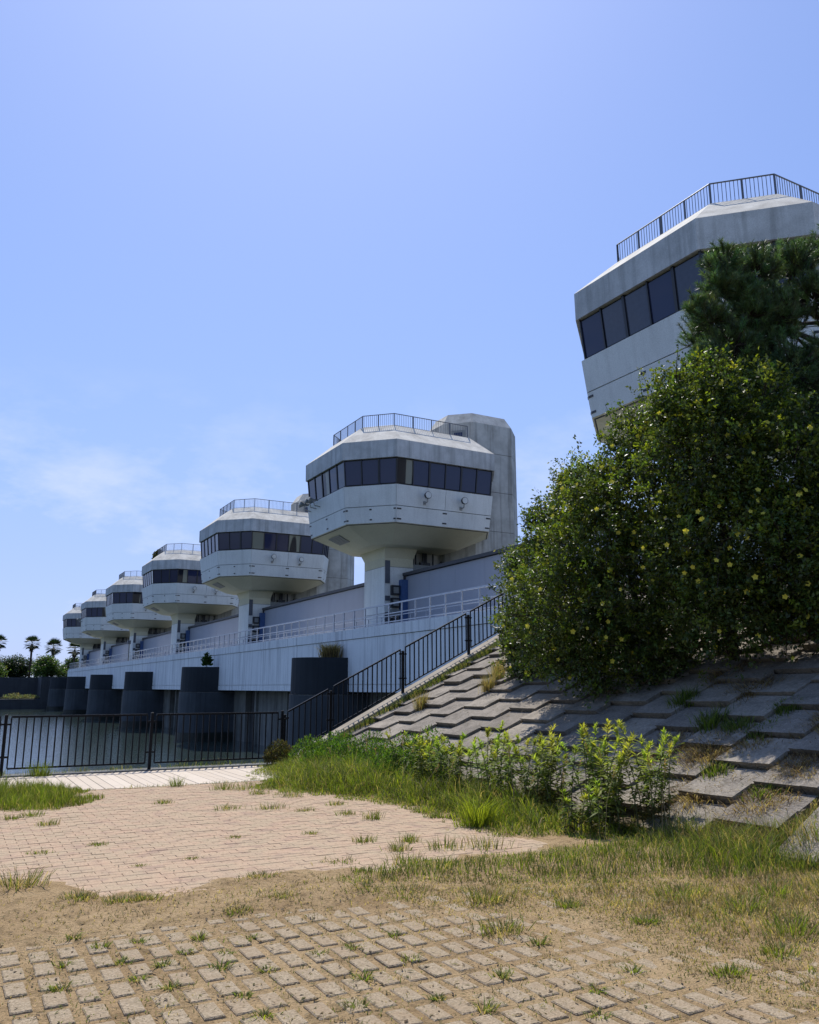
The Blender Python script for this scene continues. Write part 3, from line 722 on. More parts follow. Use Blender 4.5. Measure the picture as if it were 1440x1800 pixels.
# ------------------------------------------------------------------ grasses
def blades(P, h, w, lean, C, az=None):
    n = len(P); a = rng.uniform(0, 2*math.pi, n) if az is None else az; h = h.reshape(-1, 1); w = np.broadcast_to(np.asarray(w, float).reshape(-1, 1), (n, 1)); lean = lean.reshape(-1, 1)
    d = np.stack([np.cos(a), np.sin(a), np.zeros(n)], 1); b_ = rng.uniform(0, 2*math.pi, n); s = np.stack([np.cos(b_), np.sin(b_), np.zeros(n)], 1)
    up = np.array([0, 0, 1.])
    mid = P+up*h*.55+d*h*lean*.35; tip = P+up*h*(1-.35*lean)+d*h*lean
    V = np.stack([P-s*w*.5, P+s*w*.5, mid+s*w*.38, mid-s*w*.38, tip], 1).reshape(-1, 3); k = np.arange(n)*5
    F = np.concatenate([np.stack([k, k+1, k+2], 1), np.stack([k, k+2, k+3], 1), np.stack([k+3, k+2, k+4], 1)])
    Cc = np.repeat(C, 5, 0).reshape(n, 5, 3); Cc = Cc*np.array([.85, .85, 1, 1, 1.12]).reshape(1, 5, 1)
    return V, F, Cc.reshape(-1, 3)
def inpoly(x, y, poly):
    inside = np.zeros(len(x), bool); n = len(poly)
    for i in range(n):
        x1, y1 = poly[i]; x2, y2 = poly[(i+1) % n]
        c = ((y1 > y) != (y2 > y)) & (x < (x2-x1)*(y-y1)/(y2-y1+1e-12)+x1); inside ^= c
    return inside
def edge_dist(x, y, poly):
    d = np.full(len(x), 1e9); n = len(poly)
    for i in range(n):
        a = np.array(poly[i]); b = np.array(poly[(i+1) % n]); ab = b-a; t_ = np.clip(((x-a[0])*ab[0]+(y-a[1])*ab[1])/(ab@ab), 0, 1)
        d = np.minimum(d, np.hypot(x-a[0]-t_*ab[0], y-a[1]-t_*ab[1]))
    return d
def surf(x, y):
    return np.where(x > TX, (x-TX)*.5+.01, gz(x, y))
GREEN = (.135, .18, .026); LIME = (.25, .28, .026); DRY = (.40, .30, .145); STRAW = (.35, .25, .13); OLIVE = (.14, .15, .05); DEEP = (.045, .085, .018)
def meadow(name, label, poly, dens, hfun, w, cols, probs, leanr=(.1, .6), clump=0., cat='grass', edge=.12):
    xs = [p[0] for p in poly]; ys = [p[1] for p in poly]; A_ = (max(xs)-min(xs))*(max(ys)-min(ys)); n = int(A_*dens)
    x = rng.uniform(min(xs), max(xs), n); y = rng.uniform(min(ys), max(ys), n)
    ed = edge_dist(x, y, poly); ins = inpoly(x, y, poly)
    jag = lut(_hi, x, y)*edge*1.4
    k = np.where(ins, ed, -ed)+jag > 0
    if clump > 0: k &= (lut(_hi, x*1.3+.7, y*1.3)*.8+lut(_lo, x, y)*.5) > rng.uniform(-1.4, 1.2, n)*1.0+clump-.6
    x, y = x[k], y[k]; n = len(x); ed = np.where(inpoly(x, y, poly), edge_dist(x, y, poly), 0)
    P = np.stack([x, y, surf(x, y)-.005], 1); h = hfun(x, y, ed)*rng.uniform(.4, 1.2, n)*np.clip(.95+.75*lut(_hi, x*1.7-4, y*1.1)+.4*lut(_lo, x*2, y), .35, 1.7)
    sel = rng.choice(len(cols), n, p=probs); patch = (1+.55*lut(_hi, x*.9, y*.8+2)).reshape(-1, 1)
    C = (np.array(cols)[sel])*rng.uniform(.65, 1.35, (n, 1))*np.clip(patch, .6, 1.4)
    V, F, CC = blades(P, h, rng.uniform(.6, 1.3, n)*w, rng.uniform(*leanr, n), C)
    return tag(obj(name, np_mesh(name, V, F, M['grass'], CC)), label, cat, kind='stuff')
band_poly = [(5.9,16.9),(5.2,15.6),(4.9,14.3),(4.44,13.42),(4.83,12.39),(5.31,11.38),(5.56,9.97),(5.53,8.92),(5.45,7.95),(5.8,7.5),(6.4,6.75),(7.0,6.5),(7.25,9),(7.25,12),(7.2,17.0)]
meadow('tall_grass', 'tall bright green grass band along the foot of the slope', band_poly, 2900, lambda x, y, e: .07+.36*smooth(.0, 1.0, e), .0085, [GREEN, LIME, OLIVE, DRY, DEEP], [.34, .26, .19, .13, .08], (.15, 1.2), .3, edge=.32)
meadow('quay_grass', 'dense green grass patch on the pink paving at far left', [(-.8,12.2),(.7,12.55),(1.4,12.35),(1.95,12.75),(2.2,13.3),(1.7,13.6),(2.15,14.3),(1.6,14.75),(.4,14.65),(-.8,15.1)], 3000, lambda x, y, e: .09+.16*smooth(0, .5, e), .007, [GREEN, OLIVE, LIME, DRY], [.5, .25, .15, .1])
meadow('green_turf', 'spreading green grass between the pink paving and sandy ground', [(2.85,6.72),(3.35,6.4),(4.2,6.05),(4.8,5.6),(5.5,5.55),(5.9,5.1),(6.6,4.9),(7.3,5.3),(7.15,6.6),(6.3,6.75),(5.6,6.95),(5.3,6.9),(4.4,7.0),(3.9,7.35),(3.7,7.0),(3.3,6.95)], 2700, lambda x, y, e: .05+.10*smooth(0, .6, e)+.12*smooth(5.2, 6.8, x), .006, [GREEN, OLIVE, DEEP, DRY, LIME], [.36, .26, .14, .16, .08], (.2, .9), .35)
meadow('dry_lawn', 'short dry yellow brown grass in the right foreground', [(2.9,6.3),(4.0,4.75),(3.9,3.6),(3.6,2.3),(7.6,2.3),(7.6,5.6),(5.6,5.9),(4.2,6.5)], 4600, lambda x, y, e: .022+.055*smooth(0, 1.4, e), .0055, [DRY, STRAW, OLIVE, GREEN], [.42, .22, .22, .14], (.3, 1.3), .25)
meadow('sparse_grass', 'sparse dry sprigs scattered on the sandy strip', [(.3,6.2),(.3,7.5),(2.5,7.1),(4.2,6.6),(4.6,5.2),(3.4,3.4),(2.6,5.0),(1.5,6.0)], 900, lambda x, y, e: .02+.03*smooth(0, .5, e), .006, [DRY, OLIVE, STRAW], [.45, .3, .25], (.4, 1.5), .5)
meadow('paver_gap_grass', 'tiny green grass sprigs in gaps between the square pavers', [(.2,2.6),(4.2,2.3),(4.4,4.4),(2.8,5.8),(.2,6.4)], 1500, lambda x, y, e: .010+.018*smooth(0, .5, e), .005, [OLIVE, GREEN, DRY], [.42, .22, .36], (.3, 1.4), .7)
meadow('toe_weeds', 'mixed dry and green weeds at the foot of the slope', [(6.5,6.9),(6.3,5.9),(6.9,4.8),(7.7,4.7),(7.6,5.6),(7.35,6.2),(7.2,7.2)], 3000, lambda x, y, e: .10+.2*smooth(0, .5, e), .0065, [OLIVE, GREEN, STRAW, DRY], [.36, .28, .2, .16], (.2, 1.0), .2)
meadow('coping_grass', 'line of moss and grass beside the sloping kerb', [(6.9,17.12),(15.4,17.12),(15.4,17.56),(6.9,17.56)], 4200, lambda x, y, e: .07+.12*smooth(0, .25, e), .010, [OLIVE, GREEN, DEEP, STRAW], [.46, .26, .12, .16], (.2, .9), .1)
meadow('groove_grass', 'yellowish moss strip beside the lower right kerb', [(7.0,5.5),(11.5,5.5),(11.5,5.76),(7.0,5.76)], 2200, lambda x, y, e: .035+.05*smooth(0, .15, e), .009, [OLIVE, STRAW, DRY], [.5, .25, .25], (.2, .9), .1)
meadow('quay_edge_grass', 'thin grass strip on the quay edge under the fence', [(.0,17.2),(6.9,17.2),(6.9,17.5),(.0,17.5)], 900, lambda x, y, e: .05+.12*smooth(0, .15, e), .008, [OLIVE, GREEN, DRY], [.5, .3, .2], (.2, .8), .6)

meadow('plank_edge_grass', 'broken line of weeds where white planks meet the pink paving', [(.3,14.2),(5.2,14.2),(5.2,14.42),(.3,14.42)], 1300, lambda x, y, e: .03+.06*smooth(0, .1, e), .007, [OLIVE, GREEN, DRY], [.45, .3, .25], (.2, 1.0), .75)
def tuft(name, label, pos, n, h, spread, cols, probs, group, lean=(.2, .9), w=.0065, cat='grass tuft'):
    x = pos[0]+rng.normal(size=n)*spread; y = pos[1]+rng.normal(size=n)*spread*.8; z = surf(x, y)-.004 if len(pos) < 3 else np.full(n, pos[2])+np.where(np.asarray(x) > TX, (x-pos[0])*.5, 0)*(1 if pos[2] < 4 and pos[0] < 15 and pos[0] > TX else 0)
    az = np.arctan2(y-pos[1], x-pos[0])+rng.normal(size=n)*.7
    sel = rng.choice(len(cols), n, p=probs); C = np.array(cols)[sel]*rng.uniform(.65, 1.35, (n, 1))
    V, F, CC = blades(np.stack([x, y, z], 1), rng.uniform(.4, 1.1, n)*h, rng.uniform(.7, 1.3, n)*w, rng.uniform(*lean, n), C, az)
    c0 = np.array([pos[0], pos[1], float(np.mean(z))]); o = obj(name, np_mesh(name, V-c0, F, M['grass'], CC), loc=c0)
    return tag(o, label, cat, group)
brick_tufts = [((3.45,14.23),.22,.05),((2.82,12.28),.09,.06),((3.44,11.31),.10,.09),((3.94,11.03),.13,.09),((3.98,13.42),.2,.09),((4.29,13.25),.17,.1),((1.09,11.87),.12,.07),((.85,11.74),.1,.05),((1.19,11.07),.1,.06),((4.0,8.28),.11,.06),((4.42,8.05),.12,.05),((4.1,7.7),.13,.06),((4.76,9.6),.15,.05),((4.86,10.96),.10,.06),((4.28,10.67),.08,.07),((3.38,7.47),.06,.08),((.95,9.27),.06,.05),((1.52,9.46),.05,.05),((4.62,10.1),.1,.06),((4.66,12.1),.16,.1),((4.3,12.6),.12,.08),((2.2,8.3),.04,.04),((2.9,9.2),.04,.04),((1.7,8.2),.04,.03),((3.7,9.0),.06,.04),((4.55,7.55),.16,.1),((4.95,7.4),.2,.12),((3.85,7.1),.14,.1)]
for p, h, s_ in brick_tufts: tuft('grass_tuft', 'small grass tuft sprouting alone from the pink brick paving', p, 110, h, s_, [GREEN, OLIVE, DRY], [.5, .3, .2], 'grass tufts on the brick paving')
sand_tufts = [((.65,7.73),.22,.10),((1.04,7.1),.08,.06),((1.3,6.91),.07,.07),((1.46,6.87),.07,.06),((2.5,7.16),.06,.09),((3.77,5.6),.16,.09),((3.4,4.9),.13,.08),((3.1,6.3),.06,.08),((2.4,6.4),.05,.06),((2.0,6.2),.05,.05),((3.35,6.1),.07,.1)]
for p, h, s_ in sand_tufts: tuft('grass_tuft', 'low spreading grass tuft on the bare sandy strip', p, 150, h, s_, [OLIVE, GREEN, DRY, STRAW], [.4, .2, .25, .15], 'grass tufts on the sandy strip', (.4, 1.4))
pav_tufts = [(.77,5.61),(1.07,5.5),(1.24,5.86),(1.28,5.33),(1.59,5.73),(1.67,5.36),(1.78,4.94),(1.56,5.12),(1.23,4.93),(1.54,4.31),(1.54,4.62),(.88,6.12),(2.16,5.09),(2.39,5.09),(2.21,4.55),(2.42,4.09),(2.54,3.84),(3.46,4.57),(3.23,3.78),(1.9,5.6),(2.6,4.7),(2.9,4.2),(2.0,4.2),(1.1,5.15),(.7,5.2),(3.0,3.5),(2.75,5.2),(3.6,3.9),(1.0,5.85),(1.45,5.5)]
for p in pav_tufts: tuft('grass_tuft', 'star shaped grass tuft rooted in gaps between square pavers', p, 46, random.uniform(.04, .085), .022, [GREEN, OLIVE, LIME, DRY], [.4, .32, .1, .18], 'grass tufts among the square pavers', (.6, 1.7), .0075)
for p, h, s_ in [((5.19,5.02),.16,.10),((5.28,4.5),.18,.09),((5.07,3.97),.2,.10),((6.1,4.3),.32,.11),((4.4,4.6),.08,.05),((4.6,3.7),.1,.06),((4.2,5.2),.08,.05),((5.75,4.65),.2,.10),((4.05,3.6),.07,.05)]:
    tuft('grass_tuft', 'fresh green grass clump standing in the dry yellow lawn', p, 150, h*.9, s_, [GREEN, LIME, OLIVE, DRY], [.45, .15, .25, .15], 'green clumps in the dry lawn', (.3, 1.3))
tuft('grass_tuft', 'light green grass clump with broad blades at the brick paving edge', (5.62,8.55), 260, .42, .10, [LIME, GREEN], [.8, .2], None, (.3, .9), .011)
tuft('grass_tuft', 'green grass clump on white planks beside the quay fence', (1.63,17.0), 200, .34, .10, [GREEN, LIME, OLIVE], [.5, .25, .25], None, (.1, .6), .008)
tuft('dry_grass_clump', 'big tan dry grass clump on top of the nearest river pier', (16.6,38.4,3.0), 700, .85, .2, [STRAW, DRY, (.13, .11, .06)], [.4, .3, .3], None, (.1, .7), .03)
for p in [(8.61,7.77,.85),(8.38,7.49,.74),(8.4,6.29,.73),(8.3,6.05,.69),(7.73,7.11,.40),(7.62,6.25,.36),(10.02,8.15,1.55),(10.44,8.88,1.76),(8.47,8.33,.78),(7.2,5.9,.13),(8.75,7.2,.9),(9.3,6.4,1.2)]:
    tuft('straw_clump', 'matted brown dead grass lying on the grey slope blocks', p, 700, .13, .19, [STRAW, (.17, .105, .055), DRY], [.4, .45, .15], 'dead grass mats on the slope blocks', (.8, 2.2), .008)
for p, h in [((9.6,8.99,1.34),.3),((9.06,8.05,1.06),.3),((9.05,7.63,1.06),.16),((8.12,7.19,.6),.14),((7.85,6.34,.46),.12),((9.53,7.24,1.3),.14),((8.99,7.19,1.03),.12)]:
    tuft('slope_weed', 'small green weed growing from a joint of the slope blocks', p, 240, h, .10, [GREEN, DEEP, OLIVE], [.5, .25, .25], 'green weeds in the slope joints', (.2, .9), .012, 'weed')
for p in [(9.15,16.12,1.11),(10.32,14.84,1.69),(9.9,14.6,1.5),(10.6,15.2,1.85)]: tuft('dry_grass_clump', 'upright tan dry grass clump at the left foot of the shrub', p, 260, .42, .06, [STRAW, DRY, OLIVE], [.5, .3, .2], 'tan grass clumps by the shrub', (.1, .5), .008)

# tall leafy weeds (goldenrod) along the foot of the slope
def weed(pos, H_, k):
    zn = ['waist high leafy weed in the dense clump nearest the camera, right end', 'tall leafy weed with pale tips in the middle of the weed row', 'shorter leafy weed in the far part of the row below the slope', 'knee high young weed in front of the tall weed clump'][3 if H_ < .56 else (0 if pos[1] < 8.2 else (1 if pos[1] < 10.2 else 2))]
    T = thing('tall_weed', zn, 'weed', (pos[0], pos[1], float(surf(np.array([pos[0]]), np.array([pos[1]]))[0])), group='tall weeds: '+zn)
    ln = np.array([random.uniform(-.26, .26), random.uniform(-.26, .26)]); pts = [(ln[0]*H_*t_*t_, ln[1]*H_*t_*t_, H_*t_) for t_ in (0, .35, .7, 1)]
    MB().tube([(pts[0][0], pts[0][1], -.05)]+pts[1:], [.007, .006, .005, .003], 5).build('stem', M['stem'], T)
    n = int(random.uniform(60, 105)*H_/.9); t_ = np.concatenate([rng.uniform(.18, 1, n), rng.uniform(.9, 1.02, 22)]); n = len(t_)
    P = np.stack([ln[0]*H_*t_*t_, ln[1]*H_*t_*t_, H_*t_], 1); a = np.arange(n)*2.4+rng.normal(size=n)*.3; el = np.where(t_ > .88, rng.uniform(.2, 1.2, n), rng.uniform(-.55, .45, n))
    D = np.stack([np.cos(a)*np.cos(el), np.sin(a)*np.cos(el), np.sin(el)], 1); S = np.stack([-np.sin(a), np.cos(a), np.zeros(n)], 1); Nn = np.cross(D, S); Nn *= np.sign(Nn[:, 2:3]+1e-6)
    C = np.where((t_ > .86).reshape(-1, 1), np.array([.34, .40, .06]), np.array([.16, .205, .05]))*rng.uniform(.7, 1.3, (n, 1))*random.uniform(.75, 1.25)*np.array([random.uniform(.85, 1.3), 1, 1])
    C = np.where((t_ < .38).reshape(-1, 1), np.array([.10, .085, .03]), C)
    L = np.where(t_ > .9, rng.uniform(.05, .09, n), rng.uniform(.09, .15, n)); V, F, CC = leaves(P, D, Nn, L, L*.27, C)
    obj('leaves', np_mesh('leaves', V, F, M['grass'], CC), T)['kind'] = 'stuff'
M['straw'] = plain('straw_stalk', (.3, .23, .11), .8)
M['stem'] = plain('green_stem', (.09, .10, .03), .7)
for k in range(105):
    u = (k+random.random()*.8)/105; y = 6.8+(12.4-6.8)*u**1.1; x = 6.78+random.uniform(-.4, .42)
    weed((x, y), random.uniform(.68, 1.05)*(1.08 if y < 8.2 else .92)*(1 if y < 10.5 else .85), k)
for k in range(9): weed((random.uniform(6.15, 6.6), random.uniform(6.75, 7.6)), random.uniform(.3, .55), k)
# thin dry stalks with seed heads standing among the weeds
for k in range(34):
    x, y = random.uniform(5.9, 7.1), random.uniform(6.4, 14.5); h = random.uniform(.5, .95); T = thing('seed_stalk', 'thin bent dry grass stalk with seed head in the weed band', 'grass stalk', (x, y, float(surf(np.array([x]), np.array([y]))[0])), group='dry seed stalks in the weed band')
    lx, ly = random.uniform(-.25, .25), random.uniform(-.25, .25); MB().tube([(0, 0, -.03), (lx*.3, ly*.3, h*.5), (lx, ly, h*.95)], [.003, .0025, .0018], 4).build('stalk', M['straw'], T)
    n = 26; q = rng.uniform(0, 1, (n, 1)); P = np.array([lx, ly, h*.95])*(.86+.18*q); D = unit(rdir(n)*.6+[lx, ly, h]); V, F, C = leaves(P, D, unit(np.cross(D, rdir(n))), .035, .008, jitcol((.3, .22, .11), n)); obj('seed_head', np_mesh('seed_head', V, F, M['grass'], C), T)['kind'] = 'stuff'
# finer bushy herbs at the left end of the weed band
def herb(c, r, h, col, lab, grp=None, nm='bushy_weed', dens=1, ls=1.0):
    T = thing(nm, lab, 'weed', c, group=grp); n = int(2600*dens); a = rng.uniform(0, 6.28, n); q = np.sqrt(rng.uniform(0, 1, n))*r
    z = rng.uniform(.1, 1, n)*h*(1-.55*(q/r)**2); P = np.stack([np.cos(a)*q, np.sin(a)*q, z], 1); D = rdir(n); D[:, 2] = np.abs(D[:, 2])+.35; D = unit(D); Nn = unit(rdir(n)+[0, 0, .8])
    L = rng.uniform(.035, .08, n)*ls; V, F, C = leaves(P, D, Nn, L, L*(.32 if ls == 1 else .6), jitcol(col, n, .3)); obj('leaves', np_mesh('leaves', V, F, M['grass'], C), T)['kind'] = 'stuff'
    mb = MB()
    for k in range(14):
        a_ = random.uniform(0, 6.28); q_ = random.uniform(.1, .8)*r; mb.tube([(math.cos(a_)*q_*.4, math.sin(a_)*q_*.4, -.05), (math.cos(a_)*q_, math.sin(a_)*q_, h*.75)], .004, 4)
    mb.build('stems', M['stem'], T); return T
for x, y, r, h in [(6.5,15.9,.45,.62),(6.75,15.2,.45,.75),(6.6,14.5,.45,.75),(6.85,13.9,.45,.8),(6.7,13.2,.45,.7),(6.95,12.7,.45,.85),(6.5,12.4,.45,.6),(7.0,12.0,.45,.95),(6.3,13.7,.35,.4),(6.9,16.5,.35,.5),(6.2,14.9,.35,.42)]:
    herb((x, y, .02), r, h, (.085, .15, .022), 'soft bushy green weed between the fence end and slope', 'bushy weeds by the fence end')
herb((6.15,16.75,.02), .32, .5, (.075, .065, .025), 'brownish withered weed at the end post of the quay fence')
herb((16.4,60.6,3.0), .32, .95, (.03, .065, .014), 'small green bush on top of the second nearest pier', nm='pier_bush', dens=.12, ls=4.0)
herb((17.9, 86.9, 14.3), .5, 1.25, (.06, .06, .03), 'small scrubby plant growing on roof of fourth tower from right', nm='roof_plant', dens=.3, ls=4.5)
for x, y, h in [(-4,157.8,.9),(2,158.6,1.0),(6,158.2,1.2),(10,158.3,1.4),(12.4,158.6,1.1)]: herb((x, y, -.5), 1.9, h*.7, (.17, .165, .1), 'dry weeds on the ledge of the far quay wall', 'weeds on the far quay ledge', 'ledge_weed', .22, 4.0)

# ------------------------------------------------------------------ big flowering shrub on the slope
LOBES = [(10.55,13.83,2.14,0.53),(10.54,14.06,2.97,0.41),(10.76,13.83,3.86,0.57),(10.79,13.47,4.66,0.47),(10.97,12.91,5.25,0.51),(10.79,12.55,5.63,0.28),(11.26,12.07,5.45,.75),(10.96,12.24,4.31,1.04),(10.55,12.69,2.99,1.17),(10.83,12.08,2.31,.81),(11.56,11.45,6.30,.60),(11.45,11.16,4.85,1.21),(11.36,11.21,3.23,1.21),(11.24,11.16,2.38,.62),(11.98,10.76,6.92,.60),(12.22,10.40,5.78,1.13),(12.14,10.21,4.21,1.22),(12.15,10.21,3.07,.91),(13.14,9.66,5.29,1.06),(12.77,9.41,3.84,1.13),(12.70,9.33,3.12,.64),(12.22,10.40,7.14,.51),(12.95,10.00,6.68,.82),(13.45,8.81,4.62,.97),(13.23,8.70,3.38,.91),(13.84,7.91,4.00,1.30),(14.15,8.20,5.60,1.05),(10.85,14.01,2.50,0.66),(10.71,12.71,5.72,0.18),(10.62,13.68,5.05,0.20),(12.3,10.90,7.2,.26),(11.9,11.50,6.6,.27),(10.39,14.15,4.18,0.18),(10.29,14.20,2.61,0.17)]
LOBES = [l if (i < 6 or i in (27, 28, 29, 32, 33)) else (lambda k: (l[0]*k, l[1]*k, 1.6+(l[2]-1.6)*k, l[3]*k))(.9 if i < 14 or i in (30, 31) else .83) for i, l in enumerate(LOBES)]   # the mass overhangs its roots
SB = (10.7, 10.2, sz(10.7))
sh = thing('flowering_shrub', 'huge dark green shrub with yellow flowers covering the slope', 'shrub', SB); c0 = np.array(SB)
LB = np.array(LOBES); allP = []; allD = []
for li, l in enumerate(LOBES):
    n = int(1250*l[3]**2)+50; d = rdir(n); rr = l[3]*np.where(rng.uniform(size=(n, 1)) < .72, rng.uniform(.76, 1.1, (n, 1)), rng.uniform(.3, .8, (n, 1))); rr = rr*np.array([1+.42*noise.noise((q[0]*2.3+li, q[1]*2.3, q[2]*2.3)) for q in d])[:, None]; P = np.array(l[:3])+d*rr
    P += .09*rng.normal(size=P.shape)
    dist = np.linalg.norm(P[:, None]-LB[None, :, :3], axis=2)/LB[None, :, 3]; dist[:, li] = 9
    keep = (dist.min(1) > .62) & (np.array([noise.noise((q[0]*1.9, q[1]*1.9, q[2]*1.9)) for q in P]) > rng.uniform(-.75, .05, n)-.05) & (P[:, 2] > (P[:, 0]-TX)*.5+.1); allP.append(P[keep]); allD.append(d[keep])
CP = np.concatenate(allP); CD = np.concatenate(allD); n = len(CP); LP = 15
tw = unit(CD+.7*rng.normal(size=CD.shape)+[0, 0, .45]); tl = rng.uniform(.1, .28, (n, 1))
t_ = rng.uniform(-.2, 1.05, (n*LP, 1)); P = np.repeat(CP, LP, 0)+np.repeat(tw*tl, LP, 0)*t_+rng.normal(size=(n*LP, 3))*.028
D = unit(np.repeat(tw, LP, 0)*.6+rdir(n*LP)); Nn = unit(rdir(n*LP)+[0, 0, 1.0])
young = (rng.uniform(size=(n, 1)) < .18+.34*np.clip(CD[:, 2:3], 0, 1)); C = np.repeat(jitcol((.075, .105, .023), n, .38, .1)*np.where(young, np.array([2.1, 1.8, .9]), 1), LP, 0)*rng.uniform(.65, 1.4, (n*LP, 1))  # crown tops paler: sunlight added to the new-growth tint
L = rng.uniform(.045, .085, n*LP); V, F, CC = leaves(P, D, Nn, L, L*.55, C)
obj('crown', np_mesh('crown', V-c0, F, M['leaf'], CC), sh)['kind'] = 'stuff'
mb = MB()
for k in range(int(n/10)):
    i = random.randrange(n); p = Vector(CP[i])-Vector(SB); q = p+Vector(tw[i])*float(tl[i][0]); b_ = p-Vector(CD[i])*.35; mb.tube([b_, p, q], [.008, .006, .003], 4, False)
tag(mb.build('twigs', M['bark'], sh), kind='stuff')
# long outer shoots that ragged the outline
n2 = 900; pick = rng.choice(n, n2, replace=False); sd_ = unit(CD[pick]*.8+rng.normal(size=(n2, 3))*.45+[0, 0, .55]); sl = rng.uniform(.15, .4, (n2, 1)); SL = 26
t2 = rng.uniform(0, 1, (n2*SL, 1)); P = np.repeat(CP[pick], SL, 0)+np.repeat(sd_*sl, SL, 0)*t2+rng.normal(size=(n2*SL, 3))*.018; D = unit(np.repeat(sd_, SL, 0)*.5+rdir(n2*SL)); Nn = unit(rdir(n2*SL)+[0, 0, 1.0])
L = rng.uniform(.04, .075, n2*SL); V, F, CC = leaves(P, D, Nn, L, L*.5, np.repeat(jitcol((.13, .165, .03), n2, .3, .1), SL, 0)*rng.uniform(.7, 1.3, (n2*SL, 1)))  # shoot leaves paler, the sunlit rim put into their colour
obj('lit_shoots', np_mesh('lit_shoots', V-c0, F, M['leaf'], CC), sh)['kind'] = 'stuff'
mb = MB()
for i in range(n2): mb.tube([Vector(CP[pick[i]])-Vector(SB)-Vector(sd_[i])*.15, Vector(CP[pick[i]]+sd_[i]*sl[i])-Vector(SB)], [.005, .0025], 4, False)
tag(mb.build('shoot_stems', M['bark'], sh), kind='stuff')
for bx, by, ids in ((10.9, 13.3, (0, 2, 3, 4, 8)), (10.9, 10.9, (6, 7, 10, 11, 12)), (11.0, 9.2, (14, 15, 16, 21, 17)), (11.6, 8.2, (18, 19, 22, 23, 24)), (12.0, 7.3, (25, 26))):
    m2 = MB(); b0 = Vector((bx, by, sz(bx)-.1))-Vector(SB)
    for i in ids:
        q = Vector(LOBES[i][:3])-Vector(SB); mid = b0.lerp(q, .5)+Vector((random.uniform(-.2, .2), random.uniform(-.2, .2), .2)); m2.tube([b0, mid, q], [.07, .045, .015], 6)
    m2.build('branch', M['bark'], sh, True)
# flowers, five petals each
def flower_mesh(q):
    P = []; D = []; Nn = []
    for k in range(5): a = k*2*math.pi/5+.2*q; P.append((0, 0, 0)); D.append((math.cos(a), math.sin(a), .35)); Nn.append((-math.cos(a)*.35, -math.sin(a)*.35, 1))
    V, F, C = leaves(np.array(P, float), unit(np.array(D)), unit(np.array(Nn)), .042, .042, np.tile([.72, .62, .09], (5, 1))); return np_mesh('flower', V, F, M['petal'], C)
fm = [flower_mesh(q) for q in range(3)]
cand = CP[((CP[:, 1] < 16) & (rng.uniform(size=n) < 1))]; out = CD
sc_ = CD @ np.array([-.55, -.80, .15]); ok = np.where(sc_ > .3)[0]; rng.shuffle(ok)
for i in ok[:290]:
    p = CP[i]+tw[i]*tl[i]*.8+CD[i]*.2; nrm = Vector(unit((CD[i]+np.array([-.35, -.5, .3]))[None])[0])+Vector((random.uniform(-.4, .4), random.uniform(-.4, .4), random.uniform(-.3, .3)))
    o = obj('flower', random.choice(fm), sh, Vector(p)-Vector(SB)); o.rotation_euler = nrm.to_track_quat('Z', 'Y').to_euler(); o.scale = [random.uniform(.8, 1.25)]*3

# ------------------------------------------------------------------ pine behind it
PINE = [(12.40,9.84,9.55,.43),(11.92,9.88,8.39,.39),(13.10,9.69,9.54,.50),(13.94,9.45,9.83,.51),(12.26,9.69,7.82,.51),(13.32,9.57,8.58,.73),(14.21,9.30,9.04,.79),(12.56,9.76,7.11,.57),(13.32,9.34,7.33,.87),(14.81,9.20,10.26,.43),(14.39,8.98,7.64,.94),(15.31,8.70,9.16,.95),(12.88,9.58,6.43,.62),(13.80,9.08,6.32,.82),(11.81,9.94,7.48,.30),(11.76,9.97,8.56,.22),(12.51,9.67,8.91,.41)]
PINE += [(12.9,9.75,8.05,.5),(12.7,9.6,8.5,.45),(12.15,9.8,9.0,.35),(15.6,7.9,8.3,1.0),(15.9,7.2,7.2,1.0),(15.4,7.4,9.3,.9),(16.3,8.6,10.0,.9),(16.6,7.6,8.6,1.1),(15.2,7.8,6.4,.9)]
PINE = [(l[0]*.93, l[1]*.93, 1.6+(l[2]-1.6)*.93, l[3]*.93) for l in PINE]
PINE += [(12.6,10.4,7.8,.7),(13,10.8,8.6,.7),(13.5,10.5,7,.9),(12.8,11,6.8,.8),(14,11,8,1.0),(12.5,10.2,6.9,.6),(14.2,10.5,9.2,.8)]
PB = (14.1, 8.5, sz(14.1)); pt = thing('pine_tree', 'dark green pine with bristly needle tufts at the right edge', 'tree', PB); c0 = np.array(PB)
mb = MB(); tk = [Vector((0, 0, -.2)), Vector((.1, .05, 2)), Vector((-.1, .1, 4)), Vector((.1, 0, 6.3))]; mb.tube(tk, [.2, .16, .11, .04], 9); mb.build('trunk', M['bark'], pt, True)
tips = []; 
for l in PINE:
    q = Vector(l[:3])-Vector(PB); zb = max(1.2, min(5.6, q.z-.9)); b0 = Vector((0, .05, zb)); m2 = MB(); mid = b0.lerp(q, .55)+Vector((0, 0, -.12)); m2.tube([b0, mid, q], [.055, .035, .012], 6)
    ns = int(300*l[3]**1.6)+46
    for k in range(ns):
        d = Vector(rdir(1)[0]); s0 = q+d*l[3]*random.uniform(.25, .8); d2 = (d*.8+Vector((0, 0, 1.1))+Vector(rdir(1)[0])*.3).normalized(); ln = random.uniform(.14, .26); s1 = s0+d2*ln
        m2.tube([q.lerp(s0, .3), s0, s1], [.009, .007, .004], 4, False); tips.append((s0, s1, d2))
    m2.build('branch', M['bark'], pt, True)
nn = 64; P = []; D = []
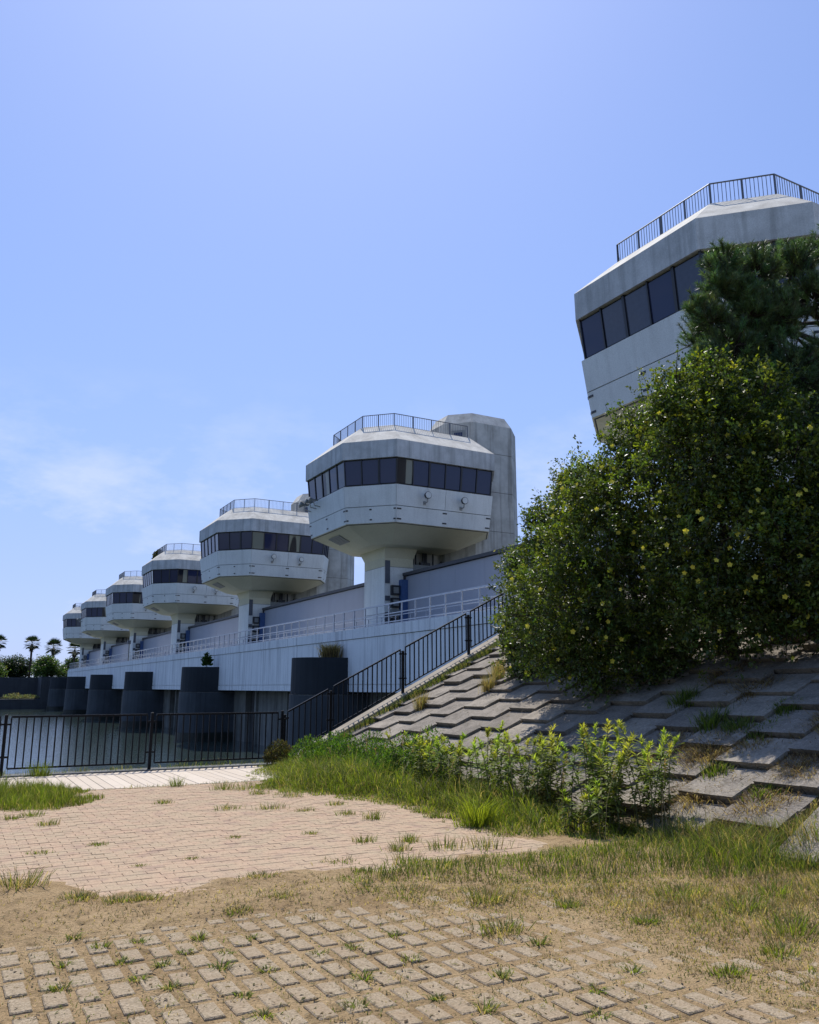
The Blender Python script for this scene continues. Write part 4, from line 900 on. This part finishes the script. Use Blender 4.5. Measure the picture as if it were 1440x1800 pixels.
for s0, s1, d2 in tips:
    a = rdir(nn); a = unit(a - (a@np.array(d2))[:, None]*np.array(d2)*.0); u = rng.uniform(0, 1, (nn, 1)); P.append(np.array(s0)+(np.array(s1)-np.array(s0))*u); perp = unit(a-(a@np.array(d2))[:, None]*np.array(d2)); D.append(unit(perp*rng.uniform(.45, 1.0, (nn, 1))+np.array(d2)*rng.uniform(.35, 1.1, (nn, 1))))
P = np.concatenate(P); D = np.concatenate(D); S = unit(np.cross(D, rdir(len(P)))); L = rng.uniform(.08, .13, (len(P), 1)); W = .005
V = np.stack([P-S*W, P+S*W, P+D*L], 1).reshape(-1, 3); F = np.arange(len(V)).reshape(-1, 3); C = np.repeat(np.repeat(jitcol((.10, .15, .055), len(tips), .4, .12), nn, 0)*rng.uniform(.7, 1.35, (len(P), 1)), 3, 0)
obj('needles', np_mesh('needles', V, F, M['needle'], C), pt)['kind'] = 'stuff'

# ------------------------------------------------------------------ litter lying on the ground and slope
def litter(name, label, x, y, z, nrm, lo, hi, cols):
    n = len(x); a = rng.uniform(0, 6.28, n); t1 = np.stack([np.cos(a), np.sin(a), np.zeros(n)], 1); t1 = unit(t1-(t1*nrm).sum(1, keepdims=True)*nrm); t1[:, 2] += rng.uniform(-.12, .25, n)
    P = np.stack([x, y, z], 1)+nrm*.006; L = rng.uniform(lo, hi, n); C = np.array(cols)[rng.integers(0, len(cols), n)]*rng.uniform(.6, 1.3, (n, 1))
    V, F, CC = leaves(P, unit(t1), np.tile(nrm, (n, 1)) if nrm.ndim == 1 else nrm, L, L*rng.uniform(.12, .4, n), C)
    return tag(obj(name, np_mesh(name, V, F, M['grass'], CC)), label, 'litter', kind='stuff')
n = 11000; x = rng.uniform(.2, 6.5, n); y = 2.3+4.9*rng.uniform(0, 1, n); k = lut(_hi, x, y)+lut(_lo, x, y)*.6 > rng.uniform(-1.2, .9, n); x, y = x[k], y[k]
litter('ground_litter', 'dry stems and bits of dead grass scattered on the sand', x, y, np.maximum(gz(x, y), -.004), np.tile([0., 0, 1], (len(x), 1)), .012, .05, [(.24, .17, .09), (.12, .08, .045), (.36, .28, .16), (.07, .05, .03), (.15, .14, .05)])
n = 900; x = rng.uniform(.3, 5.6, n); y = rng.uniform(7.0, 14, n)
litter('paving_litter', 'small dark debris specks on the pink brick paving', x, y, np.zeros(n), np.tile([0., 0, 1], (n, 1)), .012, .04, [(.16, .11, .07), (.09, .065, .04), (.2, .17, .07)])
n = 3000; x = 7.1+4.2*rng.uniform(0, 1, n)**.8; y = rng.uniform(5.6, 14.5, n); k = (lut(_hi, x-3, y*.8) > rng.uniform(-.9, .9, n)); x, y = x[k], y[k]
litter('slope_litter', 'fallen brown leaves and straw on the slope blocks', x, y, sz(x)+rng.uniform(.02, .06, len(x)), np.tile([-.447, 0, .894], (len(x), 1)), .025, .07, [(.2, .13, .07), (.1, .07, .04), (.3, .23, .13)])
